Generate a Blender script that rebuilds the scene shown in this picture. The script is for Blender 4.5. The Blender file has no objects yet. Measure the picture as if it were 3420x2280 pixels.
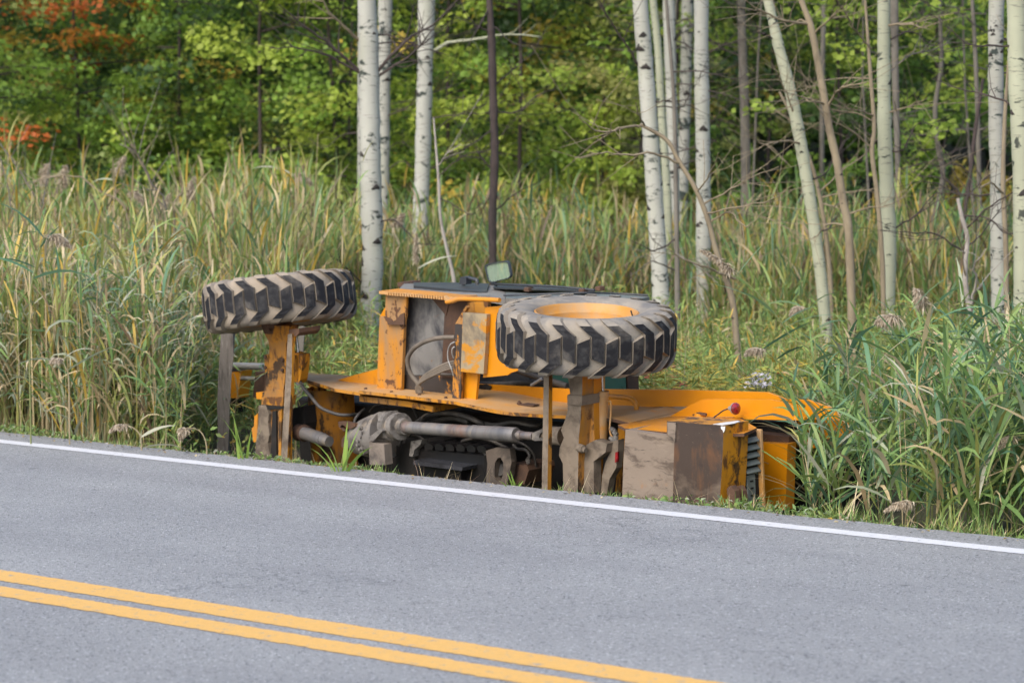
import bpy, bmesh, math, random
import numpy as np
from mathutils import Matrix, Vector, Euler

R = math.radians
rng = np.random.default_rng(7)
random.seed(7)
scene = bpy.context.scene
COL = scene.collection

# ------------------------------------------------------------------ camera, world, sun, exposure
F, CAM_H, HOR = 2844.0, 1.45, 162.0          # focal length in 1024-px pixels (100 mm), eye height, horizon row
PITCH = math.atan((341 - HOR) / F)
cam_d = bpy.data.cameras.new("camera")
cam = bpy.data.objects.new("camera", cam_d)
COL.objects.link(cam)
cam_d.sensor_width = 36
cam_d.lens = 36 * F / 1024
cam_d.clip_end = 2000
cam_d.clip_start = 0.1
cam.location = (0, 0, CAM_H)
cam.rotation_euler = (R(90) - PITCH, 0, 0)
cam_d.dof.use_dof = True
cam_d.dof.focus_distance = 12.2
cam_d.dof.aperture_fstop = 4.5
scene.camera = cam

world = bpy.data.worlds.new("World")
scene.world = world
world.use_nodes = True
wn = world.node_tree.nodes
sky_n = wn.new("ShaderNodeTexSky")
sky_n.sky_type = 'NISHITA'
sky_n.sun_disc = False
sky_n.sun_elevation = R(42)
sky_n.sun_rotation = R(215)
sky_n.air_density = 1.0
sky_n.dust_density = 3.0
sky_n.ozone_density = 1.2
wn["Background"].inputs[1].default_value = 0.15
world.node_tree.links.new(sky_n.outputs[0], wn["Background"].inputs[0])
sun_d = bpy.data.lights.new("sun", 'SUN')
sun_d.energy = 1.1
sun_d.angle = R(45)
sun_d.color = (1.0, 0.97, 0.92)
sun = bpy.data.objects.new("sun", sun_d)
COL.objects.link(sun)
_az = R(215)
_sd = Vector((math.sin(_az) * math.cos(R(42)), math.cos(_az) * math.cos(R(42)), math.sin(R(42))))
sun.rotation_euler = _sd.to_track_quat('Z', 'Y').to_euler()
scene.view_settings.view_transform = 'Standard'
scene.view_settings.look = 'None'
scene.view_settings.exposure = 1.12
scene.view_settings.gamma = 1.0
scene.view_settings.use_curve_mapping = False
scene.render.engine = 'CYCLES'
scene.cycles.use_denoising = True
scene.cycles.max_bounces = 6
scene.cycles.diffuse_bounces = 3
scene.cycles.transparent_max_bounces = 6

# ------------------------------------------------------------------ measuring aids: photograph pixel -> point in the place
CROPS = {'F': (0, 0, 1.0), 'V': (0, 0, 2352 / 3420), 'A': (600, 800, 1.7422), 'B': (1200, 800, 1.7418), 'C': (1900, 900, 1.7422),
         'D': (1200, 860, 3.1364), 'E': (800, 1080, 3.016), 'G': (1650, 1200, 3.266), 'H': (2050, 1260, 3.266),
         'L': (0, 700, 1.8233), 'R': (2400, 900, 1.7422)}

def ray(c, x, y):
    ox, oy, s = CROPS[c]
    X, Y = ox + x / s, oy + y / s
    px, py = X * 1024 / 3420 - 512, 341 - Y * 1024 / 3420
    a, b = px / F, py / F
    return Vector((a, math.cos(PITCH) + b * math.sin(PITCH), -math.sin(PITCH) + b * math.cos(PITCH)))

EYE = Vector((0, 0, CAM_H))
def at(c, x, y, dist):
    d = ray(c, x, y)
    return EYE + d * (dist / d.y)

# ------------------------------------------------------------------ mesh helpers
def tag(o, label=None, cat=None, group=None, kind=None):
    if label: o['label'] = label
    if cat: o['category'] = cat
    if group: o['group'] = group
    if kind: o['kind'] = kind
    return o

def empty(name, loc=(0, 0, 0), rot=(0, 0, 0)):
    o = bpy.data.objects.new(name, None)
    COL.objects.link(o)
    o.location = loc
    o.rotation_euler = rot
    o.empty_display_size = 0.2
    return o

def link_bm(name, bm, mats, parent=None, smooth=False, angle=35):
    me = bpy.data.meshes.new(name)
    bmesh.ops.recalc_face_normals(bm, faces=bm.faces)
    bm.to_mesh(me)
    bm.free()
    return link_me(name, me, mats, parent, smooth, angle)

def link_me(name, me, mats, parent=None, smooth=False, angle=35):
    for m in (mats if isinstance(mats, (list, tuple)) else [mats]):
        me.materials.append(m)
    if smooth:
        me.polygons.foreach_set('use_smooth', [True] * len(me.polygons))
        try:
            me.set_sharp_from_angle(angle=R(angle))
        except Exception:
            pass
    o = bpy.data.objects.new(name, me)
    COL.objects.link(o)
    if parent is not None:
        o.parent = parent
    return o

def mesh_np(name, verts, quads=None, tris=None, cols=None):
    me = bpy.data.meshes.new(name)
    verts = np.asarray(verts, dtype=np.float32)
    nq = 0 if quads is None else len(quads)
    nt = 0 if tris is None else len(tris)
    me.vertices.add(len(verts))
    me.vertices.foreach_set('co', verts.ravel())
    idx, starts = [], []
    if nq:
        idx.append(np.asarray(quads, dtype=np.int32).ravel()); starts.append(np.arange(nq, dtype=np.int32) * 4)
    if nt:
        idx.append(np.asarray(tris, dtype=np.int32).ravel()); starts.append(nq * 4 + np.arange(nt, dtype=np.int32) * 3)
    idx = np.concatenate(idx); starts = np.concatenate(starts)
    me.loops.add(len(idx))
    me.loops.foreach_set('vertex_index', idx)
    me.polygons.add(len(starts))
    me.polygons.foreach_set('loop_start', starts)
    me.update(calc_edges=True)
    if cols is not None:
        ca = me.color_attributes.new('tint', 'FLOAT_COLOR', 'POINT')
        c4 = np.ones((len(verts), 4), dtype=np.float32)
        c4[:, :3] = cols
        ca.data.foreach_set('color', c4.ravel())
    return me

class Soup:
    """collects numpy pieces of quads"""
    def __init__(s): s.v, s.q, s.c, s.n = [], [], [], 0
    def add(s, v, q, c):
        s.v.append(v); s.q.append(np.asarray(q) + s.n); s.c.append(c); s.n += len(v)
    def mesh(s, name):
        return mesh_np(name, np.concatenate(s.v), quads=np.concatenate(s.q), cols=np.concatenate(s.c))

def bevel_all(bm, off, seg=1):
    if off <= 0: return
    es = [e for e in bm.edges if len(e.link_faces) == 2 and e.calc_face_angle(0) > 0.5]
    if es:
        bmesh.ops.bevel(bm, geom=es, offset=off, segments=seg, affect='EDGES', profile=0.5, clamp_overlap=True)

def tube_bm(pts, radii, seg=10, bm=None, caps=True):
    bm = bm or bmesh.new()
    pts = [Vector(p) for p in pts]
    if not isinstance(radii, (list, tuple)): radii = [radii] * len(pts)
    rings = []
    n = Vector((0.31, 0.2, 0.93))
    for i, p in enumerate(pts):
        t = (pts[min(i + 1, len(pts) - 1)] - pts[max(i - 1, 0)]).normalized()
        a = n - t * n.dot(t)
        if a.length < 1e-4: a = t.orthogonal()
        a.normalize(); n = a
        b = t.cross(a)
        rings.append([bm.verts.new(p + (a * math.cos(k * 2 * math.pi / seg) + b * math.sin(k * 2 * math.pi / seg)) * radii[i]) for k in range(seg)])
    for r0, r1 in zip(rings, rings[1:]):
        for k in range(seg):
            bm.faces.new((r0[k], r0[(k + 1) % seg], r1[(k + 1) % seg], r1[k]))
    if caps:
        bm.faces.new(rings[0][::-1]); bm.faces.new(rings[-1])
    return bm

def smooth_path(pts, n=6):
    pts = [Vector(p) for p in pts]
    out = []
    P = [pts[0] * 2 - pts[1]] + pts + [pts[-1] * 2 - pts[-2]]
    for i in range(1, len(P) - 2):
        p0, p1, p2, p3 = P[i - 1:i + 3]
        for k in range(n):
            t = k / n
            out.append(0.5 * ((2 * p1) + (p2 - p0) * t + (2 * p0 - 5 * p1 + 4 * p2 - p3) * t * t + (3 * p1 - p0 - 3 * p2 + p3) * t ** 3))
    out.append(pts[-1])
    return out

def lathe_bm(profile, seg=48, bm=None):
    """profile of (r, z) about the z axis, closed loop when first == last"""
    bm = bm or bmesh.new()
    rings = []
    closed = profile[0] == profile[-1]
    for r, z in (profile[:-1] if closed else profile):
        rings.append([bm.verts.new((r * math.sin(k * 2 * math.pi / seg), -r * math.cos(k * 2 * math.pi / seg), z)) for k in range(seg)])
    if closed: rings.append(rings[0])
    for r0, r1 in zip(rings, rings[1:]):
        for k in range(seg):
            bm.faces.new((r0[k], r0[(k + 1) % seg], r1[(k + 1) % seg], r1[k]))
    return bm

# ------------------------------------------------------------------ materials
def new_mat(name):
    m = bpy.data.materials.new(name)
    m.use_nodes = True
    nt = m.node_tree
    return m, nt, nt.nodes["Principled BSDF"], nt.links

def noise(nt, coord, scale, detail=4, rough=0.55, dist=0.0, stretch=None):
    src = coord
    if stretch:
        mp = nt.nodes.new("ShaderNodeMapping")
        mp.inputs['Scale'].default_value = stretch
        nt.links.new(coord, mp.inputs[0]); src = mp.outputs[0]
    n = nt.nodes.new("ShaderNodeTexNoise")
    n.inputs['Scale'].default_value = scale
    n.inputs['Detail'].default_value = detail
    n.inputs['Roughness'].default_value = rough
    n.inputs['Distortion'].default_value = dist
    nt.links.new(src, n.inputs['Vector'])
    return n.outputs['Fac']

def ramp(nt, fac, a, b, ca=(0, 0, 0, 1), cb=(1, 1, 1, 1)):
    r = nt.nodes.new("ShaderNodeValToRGB")
    r.color_ramp.elements[0].position = a; r.color_ramp.elements[0].color = ca
    r.color_ramp.elements[1].position = b; r.color_ramp.elements[1].color = cb
    nt.links.new(fac, r.inputs[0])
    return r.outputs[0]

def mixc(nt, fac, a, b, mode='MIX'):
    m = nt.nodes.new("ShaderNodeMix")
    m.data_type = 'RGBA'; m.blend_type = mode
    for s, v in ((m.inputs[0], fac), (m.inputs[6], a), (m.inputs[7], b)):
        if isinstance(v, (int, float)): s.default_value = v
        elif isinstance(v, tuple): s.default_value = v if len(v) == 4 else (*v, 1)
        else: nt.links.new(v, s)
    return m.outputs[2]

def coords(nt, kind='Object'):
    return nt.nodes.new("ShaderNodeTexCoord").outputs[kind]

def bump(nt, h, strength, dist, bsdf):
    b = nt.nodes.new("ShaderNodeBump")
    b.inputs['Strength'].default_value = strength
    b.inputs['Distance'].default_value = dist
    nt.links.new(h, b.inputs['Height'])
    nt.links.new(b.outputs[0], bsdf.inputs['Normal'])

def mat_layers(name, base, layers, rough=0.6, metal=0.0, bump_s=0.15, spec=0.4):
    """base colour and, over it, layers of (colour, noise scale, ramp low, ramp high, amount, stretch)"""
    base = tuple(c * .74 for c in base)
    layers = [(tuple(c * .74 for c in l[0]), *l[1:]) for l in layers]
    m, nt, b, L = new_mat(name)
    co = coords(nt)
    v = noise(nt, co, 3.0, 3)
    col = mixc(nt, ramp(nt, v, .3, .7), tuple(c * .86 for c in base), tuple(min(1, c * 1.1) for c in base))
    for (c, sc, lo, hi, amt, st) in layers:
        n = noise(nt, co, sc, 7, .65, .3, st)
        f = ramp(nt, n, lo, hi, (0, 0, 0, 1), (amt, amt, amt, 1))
        col = mixc(nt, f, col, c)
    L.new(col, b.inputs['Base Color'])
    b.inputs['Roughness'].default_value = rough
    b.inputs['Metallic'].default_value = metal
    b.inputs['Specular IOR Level'].default_value = spec
    if bump_s: bump(nt, noise(nt, co, 60, 5), bump_s, .004, b)
    return m

DUST = (.32, .20, .10); RUST = (.10, .042, .02); MUD = (.25, .20, .15); DARK = (.02, .018, .017)
YEL = (.72, .272, .005)
M = {}
M['yellow'] = mat_layers('yellow_paint', YEL, [(DUST, 4, .42, .8, .6, None), (RUST, 22, .64, .70, .85, None), ((.09, .06, .04), 7, .62, .72, .6, (1, 1, .4))], .45, 0, .08)
M['clean'] = mat_layers('bright_yellow_paint', YEL, [(DUST, 6, .62, .9, .3, None), (RUST, 40, .78, .82, .5, None)], .38, 0, .03)
M['dusty'] = mat_layers('dusty_yellow_paint', (.60, .28, .045), [((.52, .35, .20), 4, .30, .62, .85, None), (YEL, 9, .58, .68, .7, None), ((.12, .085, .06), 11, .62, .74, .75, (1, 2, 1)), (RUST, 40, .68, .72, .8, None)], .62, 0, .08)
M['worn'] = mat_layers('worn_yellow_paint', (.60, .25, .012), [(DUST, 5, .45, .7, .7, (1, 1, .5)), (RUST, 16, .51, .58, .9, (1, 1, .45)), (DARK, 8, .56, .62, .85, None)], .55, 0, .2)
M['rusty'] = mat_layers('rust', (.115, .06, .035), [((.03, .022, .02), 7, .45, .7, .8, None), ((.28, .12, .04), 15, .6, .75, .6, None)], .8, 0, .3)
M['mud'] = mat_layers('dried_mud', MUD, [((.10, .075, .055), 8, .46, .62, .85, (1, 1, 1.2)), ((.045, .035, .03), 5, .6, .68, .7, None), ((.30, .24, .18), 12, .55, .75, .6, None), ((.5, .2, .03), 6, .68, .75, .5, None)], .9, 0, .45)
M['mudyellow'] = mat_layers('muddy_yellow_paint', (.58, .24, .02), [((.24, .16, .09), 4.5, .44, .60, .85, (1, 1, .6)), (RUST, 12, .54, .61, .85, (1, 1, .5)), ((.025, .018, .014), 7, .56, .61, .9, (1, 1, .6))], .75, 0, .25)
M['block'] = mat_layers('muddy_counterweight', (.26, .205, .16), [((.09, .065, .05), 6, .5, .62, .8, (1, 1, 3)), ((.05, .04, .035), 14, .6, .68, .7, (1, 1, 4)), ((.34, .27, .2), 9, .55, .72, .7, (1, 1, 2)), ((.42, .17, .04), 5, .62, .72, .55, None)], .85, 0, .3)
M['scorched'] = mat_layers('rubbed_dark_steel', (.06, .04, .03), [((.26, .105, .03), 5, .5, .66, .6, (1, 1, .5)), ((.22, .165, .12), 3, .52, .68, .85, (1, 1, 1.8)), ((.018, .013, .012), 4, .55, .7, .8, (1, 1, 2)), ((.33, .26, .2), 30, .66, .72, .6, (1, 1, 4))], .6, 0, .2)
M['black'] = mat_layers('oily_black_metal', (.016, .015, .016), [((.06, .05, .045), 9, .5, .75, .6, None)], .38, .2, .15)
M['gloss'] = mat_layers('oily_glossy_metal', (.07, .07, .08), [((.02, .02, .02), 9, .5, .7, .8, None)], .22, .3, .1)
M['mudgrey'] = mat_layers('muddy_cast_cover', (.25, .205, .17), [((.07, .06, .055), 5, .47, .6, .9, None), ((.36, .29, .23), 14, .55, .7, .6, None)], .8, 0, .35)
M['greasy'] = mat_layers('greasy_mud', (.115, .088, .068), [((.03, .025, .02), 7, .48, .66, .85, None), ((.22, .17, .13), 14, .55, .7, .6, None)], .7, 0, .3)
M['void'] = mat_layers('dark_grease_and_shade', (.014, .012, .011), [((.05, .035, .025), 6, .5, .75, .6, None)], .8, 0, .2)  # near-black: shade of the cavities put into colour, grease on other parts
M['grey'] = mat_layers('dirty_cast_iron', (.24, .22, .20), [((.06, .052, .046), 8, .48, .62, .9, None), ((.34, .28, .21), 14, .55, .68, .8, None), ((.03, .025, .022), 24, .62, .68, .8, None)], .7, .1, .35)
M['shaft'] = mat_layers('dull_steel', (.25, .235, .225), [((.26, .12, .07), 3, .52, .62, .8, (1, .3, .3)), ((.10, .105, .12), 4, .5, .6, .7, (1.3, .3, .3)), ((.34, .28, .21), 12, .55, .68, .7, None)], .5, .35, .12)
M['chrome'] = mat_layers('bright_steel', (.55, .55, .56), [], .25, .9, 0)
M['panel'] = mat_layers('weathered_grey_sheet', (.24, .23, .215), [((.035, .036, .045), 4.5, .44, .60, .92, (1, 1, .7)), ((.40, .35, .29), 9, .6, .74, .6, None), ((.25, .1, .02), 13, .66, .72, .8, None)], .6, .1, .2)
M['toolbox'] = mat_layers('bare_worn_box', (.46, .36, .22), [((.10, .09, .085), 3.5, .46, .60, .9, None), ((.66, .28, .015), 6, .53, .60, .95, (1, 1, 2)), ((.20, .17, .14), 14, .55, .7, .6, None)], .5, .2, .15)
M['postpaint'] = mat_layers('scraped_orange_paint', (.60, .24, .014), [((.33, .21, .11), 3, .44, .60, .85, (2, 2, .6)), (RUST, 18, .565, .60, .95, None), ((.05,.03,.02), 30, .64, .67, .9, None)], .6, 0, .15)
M['blackflake'] = mat_layers('flaking_black_paint', (.05, .04, .035), [((.62, .25, .02), 10, .57, .62, .9, (1, 1, .5))], .6, 0, .2)
M['cab'] = mat_layers('cab_dark_paint', (.05, .055, .062), [((.2, .18, .16), 6, .5, .75, .6, None), ((.16, .06, .03), 12, .68, .74, .8, None)], .4, .1, .1)
M['cabrear'] = mat_layers('faded_green_grey_panel', (.20, .225, .215), [((.09, .095, .09), 7, .48, .68, .7, None), ((.3, .27, .22), 12, .58, .78, .5, None)], .4, 0, .05)
M['cabside'] = mat_layers('faded_cab_skin', (.24, .225, .20), [((.10, .09, .085), 7, .48, .68, .7, None), ((.4, .34, .27), 12, .58, .78, .5, None)], .6, 0, .15)
M['hose'] = mat_layers('rubber_hose', (.055, .05, .046), [((.2, .17, .14), 10, .5, .75, .7, None)], .6, 0, .1)
M['hosedust'] = mat_layers('dusty_hose', (.19, .155, .12), [((.06, .05, .045), 10, .5, .7, .7, None)], .7, 0, .1)
M['rubber'] = mat_layers('tyre_lug_rubber', (.016, .016, .019), [((.20, .18, .155), 7, .54, .74, .6, None), ((.08, .08, .08), 25, .5, .7, .5, None)], .7, 0, .12, .2)
M['carcass'] = mat_layers('dust_coated_tyre', (.36, .30, .23), [((.19, .17, .15), 6, .45, .65, .8, None), ((.40, .33, .25), 14, .55, .75, .6, None)], .85, 0, .15)
M['carcassgrey'] = mat_layers('grey_dusty_tyre', (.33, .29, .235), [((.16, .155, .15), 6, .45, .62, .8, None), ((.44, .39, .32), 14, .55, .75, .6, None)], .8, 0, .15)
M['lugside'] = mat_layers('dust_on_lug_sides', (.27, .23, .18), [((.12, .11, .10), 20, .5, .7, .6, None)], .85, 0, 0)
M['rim'] = mat_layers('dusty_rim_paint', (.60, .27, .04), [((.38, .31, .2), 7, .45, .72, .7, None), (RUST, 22, .68, .74, .6, None)], .55, 0, .08)
M['hot'] = mat_layers('white_splash', (.75, .74, .72), [((.5, .4, .3), 30, .5, .7, .5, None)], .6, 0, 0)
M['mirrorrim'] = mat_layers('mirror_housing', (.05, .06, .066), [], .5, 0, 0)
M['tin'] = mat_layers('dull_aluminium_bar', (.42, .41, .39), [((.2, .17, .14), 12, .5, .7, .6, None)], .5, .4, .1)
M['galv'] = mat_layers('dusty_grille_metal', (.20, .225, .205), [((.08, .08, .075), 9, .5, .7, .7, None)], .6, .1, .1)
M['oldwood'] = mat_layers('weathered_wood', (.17, .15, .13), [((.07, .06, .05), 12, .5, .66, .8, (6, 6, .7)), ((.36, .33, .3), 18, .56, .7, .6, (6, 6, .7))], .85, 0, .5)

def glass_mat(name, col, rough, alpha):
    m, nt, b, L = new_mat(name)
    b.inputs['Base Color'].default_value = (*col, 1)
    b.inputs['Roughness'].default_value = rough
    b.inputs['Alpha'].default_value = alpha
    b.inputs['Specular IOR Level'].default_value = .6
    return m
M['glass'] = glass_mat('tinted_cab_glass', (.05, .13, .10), .12, .9)
M['mirrorglass'] = glass_mat('mirror_glass', (.34, .46, .34), .3, .30)
def lens_mat():
    m, nt, b, L = new_mat('red_lens')
    n = noise(nt, coords(nt), 60, 2)
    L.new(ramp(nt, n, .35, .7, (.10, .006, .009, 1), (.30, .016, .022, 1)), b.inputs['Base Color'])
    b.inputs['Roughness'].default_value = .15
    b.inputs['Coat Weight'].default_value = .6
    return m
M['lens'] = lens_mat()

def leaf_mat(name, trans=.35, rough=.5, var=.25):
    m, nt, b, L = new_mat(name)
    at_n = nt.nodes.new("ShaderNodeVertexColor"); at_n.layer_name = 'tint'
    info = nt.nodes.new("ShaderNodeObjectInfo")
    hs = nt.nodes.new("ShaderNodeHueSaturation")
    mr = nt.nodes.new("ShaderNodeMapRange")
    mr.inputs[3].default_value = 1 - var * .5; mr.inputs[4].default_value = 1 + var * .5
    L.new(info.outputs['Random'], mr.inputs[0]); L.new(mr.outputs[0], hs.inputs['Value'])
    L.new(at_n.outputs['Color'], hs.inputs['Color'])
    L.new(hs.outputs[0], b.inputs['Base Color'])
    b.inputs['Roughness'].default_value = rough
    b.inputs['Specular IOR Level'].default_value = .35
    tr = nt.nodes.new("ShaderNodeBsdfTranslucent")
    L.new(hs.outputs[0], tr.inputs[0])
    mx = nt.nodes.new("ShaderNodeMixShader"); mx.inputs[0].default_value = trans
    L.new(b.outputs[0], mx.inputs[1]); L.new(tr.outputs[0], mx.inputs[2])
    L.new(mx.outputs[0], nt.nodes["Material Output"].inputs[0])
    return m
M['reed'] = leaf_mat('reed_leaf', .3, .5, 0)
M['leaf'] = leaf_mat('tree_leaf', .5, .5, .1)
M['grass'] = leaf_mat('grass_blade', .3, .55, 0)
M['plume'] = leaf_mat('reed_plume', .25, .8, 0)

def aspen_mat(name, base, dark, amount):
    m, nt, b, L = new_mat(name)
    co = coords(nt)
    inf = nt.nodes.new("ShaderNodeObjectInfo")
    add = nt.nodes.new("ShaderNodeVectorMath"); add.operation = 'ADD'
    sc = nt.nodes.new("ShaderNodeVectorMath"); sc.operation = 'SCALE'; sc.inputs[3].default_value = 37.0
    cx = nt.nodes.new("ShaderNodeCombineXYZ"); L.new(inf.outputs['Random'], cx.inputs[0]); L.new(inf.outputs['Random'], cx.inputs[2])
    L.new(cx.outputs[0], sc.inputs[0]); L.new(co, add.inputs[0]); L.new(sc.outputs[0], add.inputs[1])
    co = add.outputs[0]
    big = noise(nt, co, 2.2, 4)
    col = mixc(nt, ramp(nt, big, .35, .7), base, tuple(c * .8 for c in base))
    gr = noise(nt, co, 5, 5, .6, 0, (1, 1, .3))
    col = mixc(nt, ramp(nt, gr, .5, .75, (0, 0, 0, 1), (.55, .55, .55, 1)), col, (.30, .31, .22))
    lent = noise(nt, co, 11, 3, .5, .15, (1, 1, 8))
    col = mixc(nt, ramp(nt, lent, .62, .68, (0, 0, 0, 1), (.6, .6, .6, 1)), col, (.10, .09, .08))
    scar = noise(nt, co, 6.5, 7, .68, .5, (1, 1, 1.9))
    col = mixc(nt, ramp(nt, scar, .60 - amount * .8, .635 - amount * .8), col, dark)
    L.new(col, b.inputs['Base Color'])
    b.inputs['Roughness'].default_value = .75
    b.inputs['Specular IOR Level'].default_value = .2
    bump(nt, scar, .3, .01, b)
    return m
M['aspen'] = aspen_mat('aspen_bark', (.38, .38, .335), (.04, .048, .042), .018)
M['aspengreen'] = aspen_mat('greenish_aspen_bark', (.335, .345, .25), (.05, .055, .045), .0)
M['aspendark'] = aspen_mat('scarred_aspen_bark', (.33, .33, .29), (.035, .045, .04), .055)
M['tanbark'] = mat_layers('tan_brown_bark', (.29, .235, .155), [((.12, .09, .06), 8, .5, .7, .8, (1, 1, .3)), ((.36, .3, .22), 14, .58, .75, .6, None)], .85, 0, .4)
M['greybark'] = mat_layers('grey_brown_bark', (.20, .18, .15), [((.07, .06, .05), 8, .48, .68, .8, (1, 1, .3)), ((.36, .34, .31), 9, .6, .72, .7, (1, 1, .6))], .85, 0, .4)
M['darkbark'] = mat_layers('dark_dead_bark', (.075, .055, .05), [((.03, .024, .022), 14, .45, .65, .8, (1, 1, .35)), ((.20, .17, .15), 10, .62, .72, .7, (1, 1, .4))], .85, 0, .5)
M['deadwood'] = mat_layers('bleached_dead_wood', (.40, .36, .32), [((.15, .12, .10), 14, .5, .7, .8, (1, 1, .4))], .85, 0, .4)
M['knot'] = mat_layers('black_bark_knot', (.035, .03, .027), [((.12, .1, .08), 30, .5, .7, .5, None)], .9, 0, .4)

def asphalt_nodes(nt, co):
    cells = nt.nodes.new("ShaderNodeTexVoronoi"); cells.inputs['Scale'].default_value = 150
    nt.links.new(co, cells.inputs['Vector'])
    sep = nt.nodes.new("ShaderNodeSeparateColor"); nt.links.new(cells.outputs['Color'], sep.inputs[0])
    base = ramp(nt, sep.outputs[0], .0, 1.0, (.244, .245, .240, 1), (.330, .331, .324, 1))
    hi = ramp(nt, sep.outputs[1], .94, .98)
    col = mixc(nt, hi, base, (.52, .52, .52))
    lo = ramp(nt, sep.outputs[2], .93, .97)
    col = mixc(nt, lo, col, (.07, .07, .075))
    fine = noise(nt, co, 60, 4, .7)
    col = mixc(nt, ramp(nt, fine, .38, .66), mixc(nt, 1.0, col, (.88, .88, .885), 'MULTIPLY'), col)
    # wear along the lanes: rotate the noise into the road's own direction and stretch it
    mp = nt.nodes.new("ShaderNodeMapping"); mp.vector_type = 'POINT'
    mp.inputs['Rotation'].default_value = (0, 0, R(42.6))
    nt.links.new(co, mp.inputs[0])
    lane = noise(nt, mp.outputs[0], 1.0, 5, .6, .1, (.10, 1.5, 1))
    col = mixc(nt, ramp(nt, lane, .35, .68), mixc(nt, 1.0, col, (.86, .86, .865), 'MULTIPLY'), col)
    wide = noise(nt, co, .8, 5, .65)
    col = mixc(nt, ramp(nt, wide, .38, .66), mixc(nt, 1.0, col, (.88, .88, .89), 'MULTIPLY'), col)
    # a few hairline cracks and dark drips
    crk = nt.nodes.new("ShaderNodeTexVoronoi"); crk.feature = 'DISTANCE_TO_EDGE'; crk.inputs['Scale'].default_value = .9
    wob = nt.nodes.new("ShaderNodeTexNoise"); wob.inputs['Scale'].default_value = 3.5; wob.inputs['Detail'].default_value = 6
    nt.links.new(co, wob.inputs['Vector'])
    vm = nt.nodes.new("ShaderNodeVectorMath"); vm.operation = 'ADD'
    nt.links.new(co, vm.inputs[0]); nt.links.new(wob.outputs['Color'], vm.inputs[1]); nt.links.new(vm.outputs[0], crk.inputs['Vector'])
    gate = ramp(nt, noise(nt, co, .7, 2), .54, .60)
    line = ramp(nt, crk.outputs['Distance'], .002, .006, (1, 1, 1, 1), (0, 0, 0, 1))
    both = mixc(nt, 1.0, gate, line, 'MULTIPLY')
    half = mixc(nt, 1.0, both, (.55, .55, .55), 'MULTIPLY')
    col = mixc(nt, half, col, (.06, .06, .065))
    spots = noise(nt, co, 5, 2, .5, .2)
    col = mixc(nt, ramp(nt, spots, .745, .77, (0, 0, 0, 1), (.6, .6, .6, 1)), col, (.06, .06, .065))
    return col, cells.outputs['Distance']

def asphalt():
    m, nt, b, L = new_mat('worn_asphalt')
    co = coords(nt)
    col, h = asphalt_nodes(nt, co)
    L.new(col, b.inputs['Base Color'])
    b.inputs['Roughness'].default_value = .62
    b.inputs['Specular IOR Level'].default_value = .5
    bump(nt, h, .5, .006, b)
    return m
M['asphalt'] = asphalt()

def road_paint(name, c, wear_lo):
    m, nt, b, L = new_mat(name)
    co = coords(nt)
    col, h = asphalt_nodes(nt, co)
    w = noise(nt, co, 22, 8, .8)
    p = mixc(nt, ramp(nt, noise(nt, co, 50, 4), .3, .7), tuple(x * .88 for x in c), c)
    col = mixc(nt, ramp(nt, w, wear_lo - .05, wear_lo), col, p)
    L.new(col, b.inputs['Base Color'])
    b.inputs['Roughness'].default_value = .6
    bump(nt, h, .3, .004, b)
    return m
M['white'] = road_paint('worn_white_road_paint', (.60, .60, .61), .415)
M['lineyellow'] = road_paint('worn_yellow_road_paint', (.64, .37, .095), .43)

def ground_mat():
    m, nt, b, L = new_mat('damp_field_soil')
    co = coords(nt)
    n = noise(nt, co, 2.0, 6, .65)
    col = ramp(nt, n, .35, .7, (.028, .026, .014, 1), (.07, .075, .028, 1))
    n2 = noise(nt, co, 22, 5, .7)
    col = mixc(nt, ramp(nt, n2, .5, .7, (0, 0, 0, 1), (.7, .7, .7, 1)), col, (.13, .10, .06))
    L.new(col, b.inputs['Base Color'])
    b.inputs['Roughness'].default_value = .95
    bump(nt, n2, .8, .03, b)
    return m
M['ground'] = ground_mat()

# ------------------------------------------------------------------ road: an arc of gentle curvature
ROAD_P = Vector((0.0, 12.727)); ROAD_A = R(42.6); ROAD_K = R(0.06)     # asphalt edge ahead of the camera, heading, turn per metre
def road_pt(s, off):
    """s along the road to the right, off across it: 0 the far asphalt edge, positive away from the camera"""
    a0 = ROAD_A
    cx = ROAD_P.x + math.sin(a0) / ROAD_K
    cy = ROAD_P.y + math.cos(a0) / ROAD_K
    r = 1 / ROAD_K - off
    a = a0 - ROAD_K * s
    return (cx - r * math.sin(a), cy - r * math.cos(a))
def road_off(x, y):
    cx = ROAD_P.x + math.sin(ROAD_A) / ROAD_K
    cy = ROAD_P.y + math.cos(ROAD_A) / ROAD_K
    return 1 / ROAD_K - np.hypot(np.asarray(x) - cx, np.asarray(y) - cy)

def strip(name, offs, z, mat, s0, s1, ds, jit=0.0, parent=None):
    ss = np.arange(s0, s1 + ds * .5, ds)
    n, k = len(ss), len(offs)
    v = np.zeros((n, k, 3), dtype=np.float32)
    for j, o in enumerate(offs):
        jj = np.zeros(n)
        if jit and j in (0, k - 1):
            jj = rng.normal(0, jit, n)
            jj = .6 * jj + .4 * np.convolve(rng.normal(0, jit * 2.5, n), np.ones(6) / 6, 'same')
        for i, s in enumerate(ss):
            x, y = road_pt(s, o + jj[i])
            v[i, j] = (x, y, z)
    q = [(i * k + j, i * k + j + 1, (i + 1) * k + j + 1, (i + 1) * k + j) for i in range(n - 1) for j in range(k - 1)]
    me = mesh_np(name, v.reshape(-1, 3), quads=q)
    o = link_me(name, me, mat, parent)
    return tag(o, kind='structure')

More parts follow.
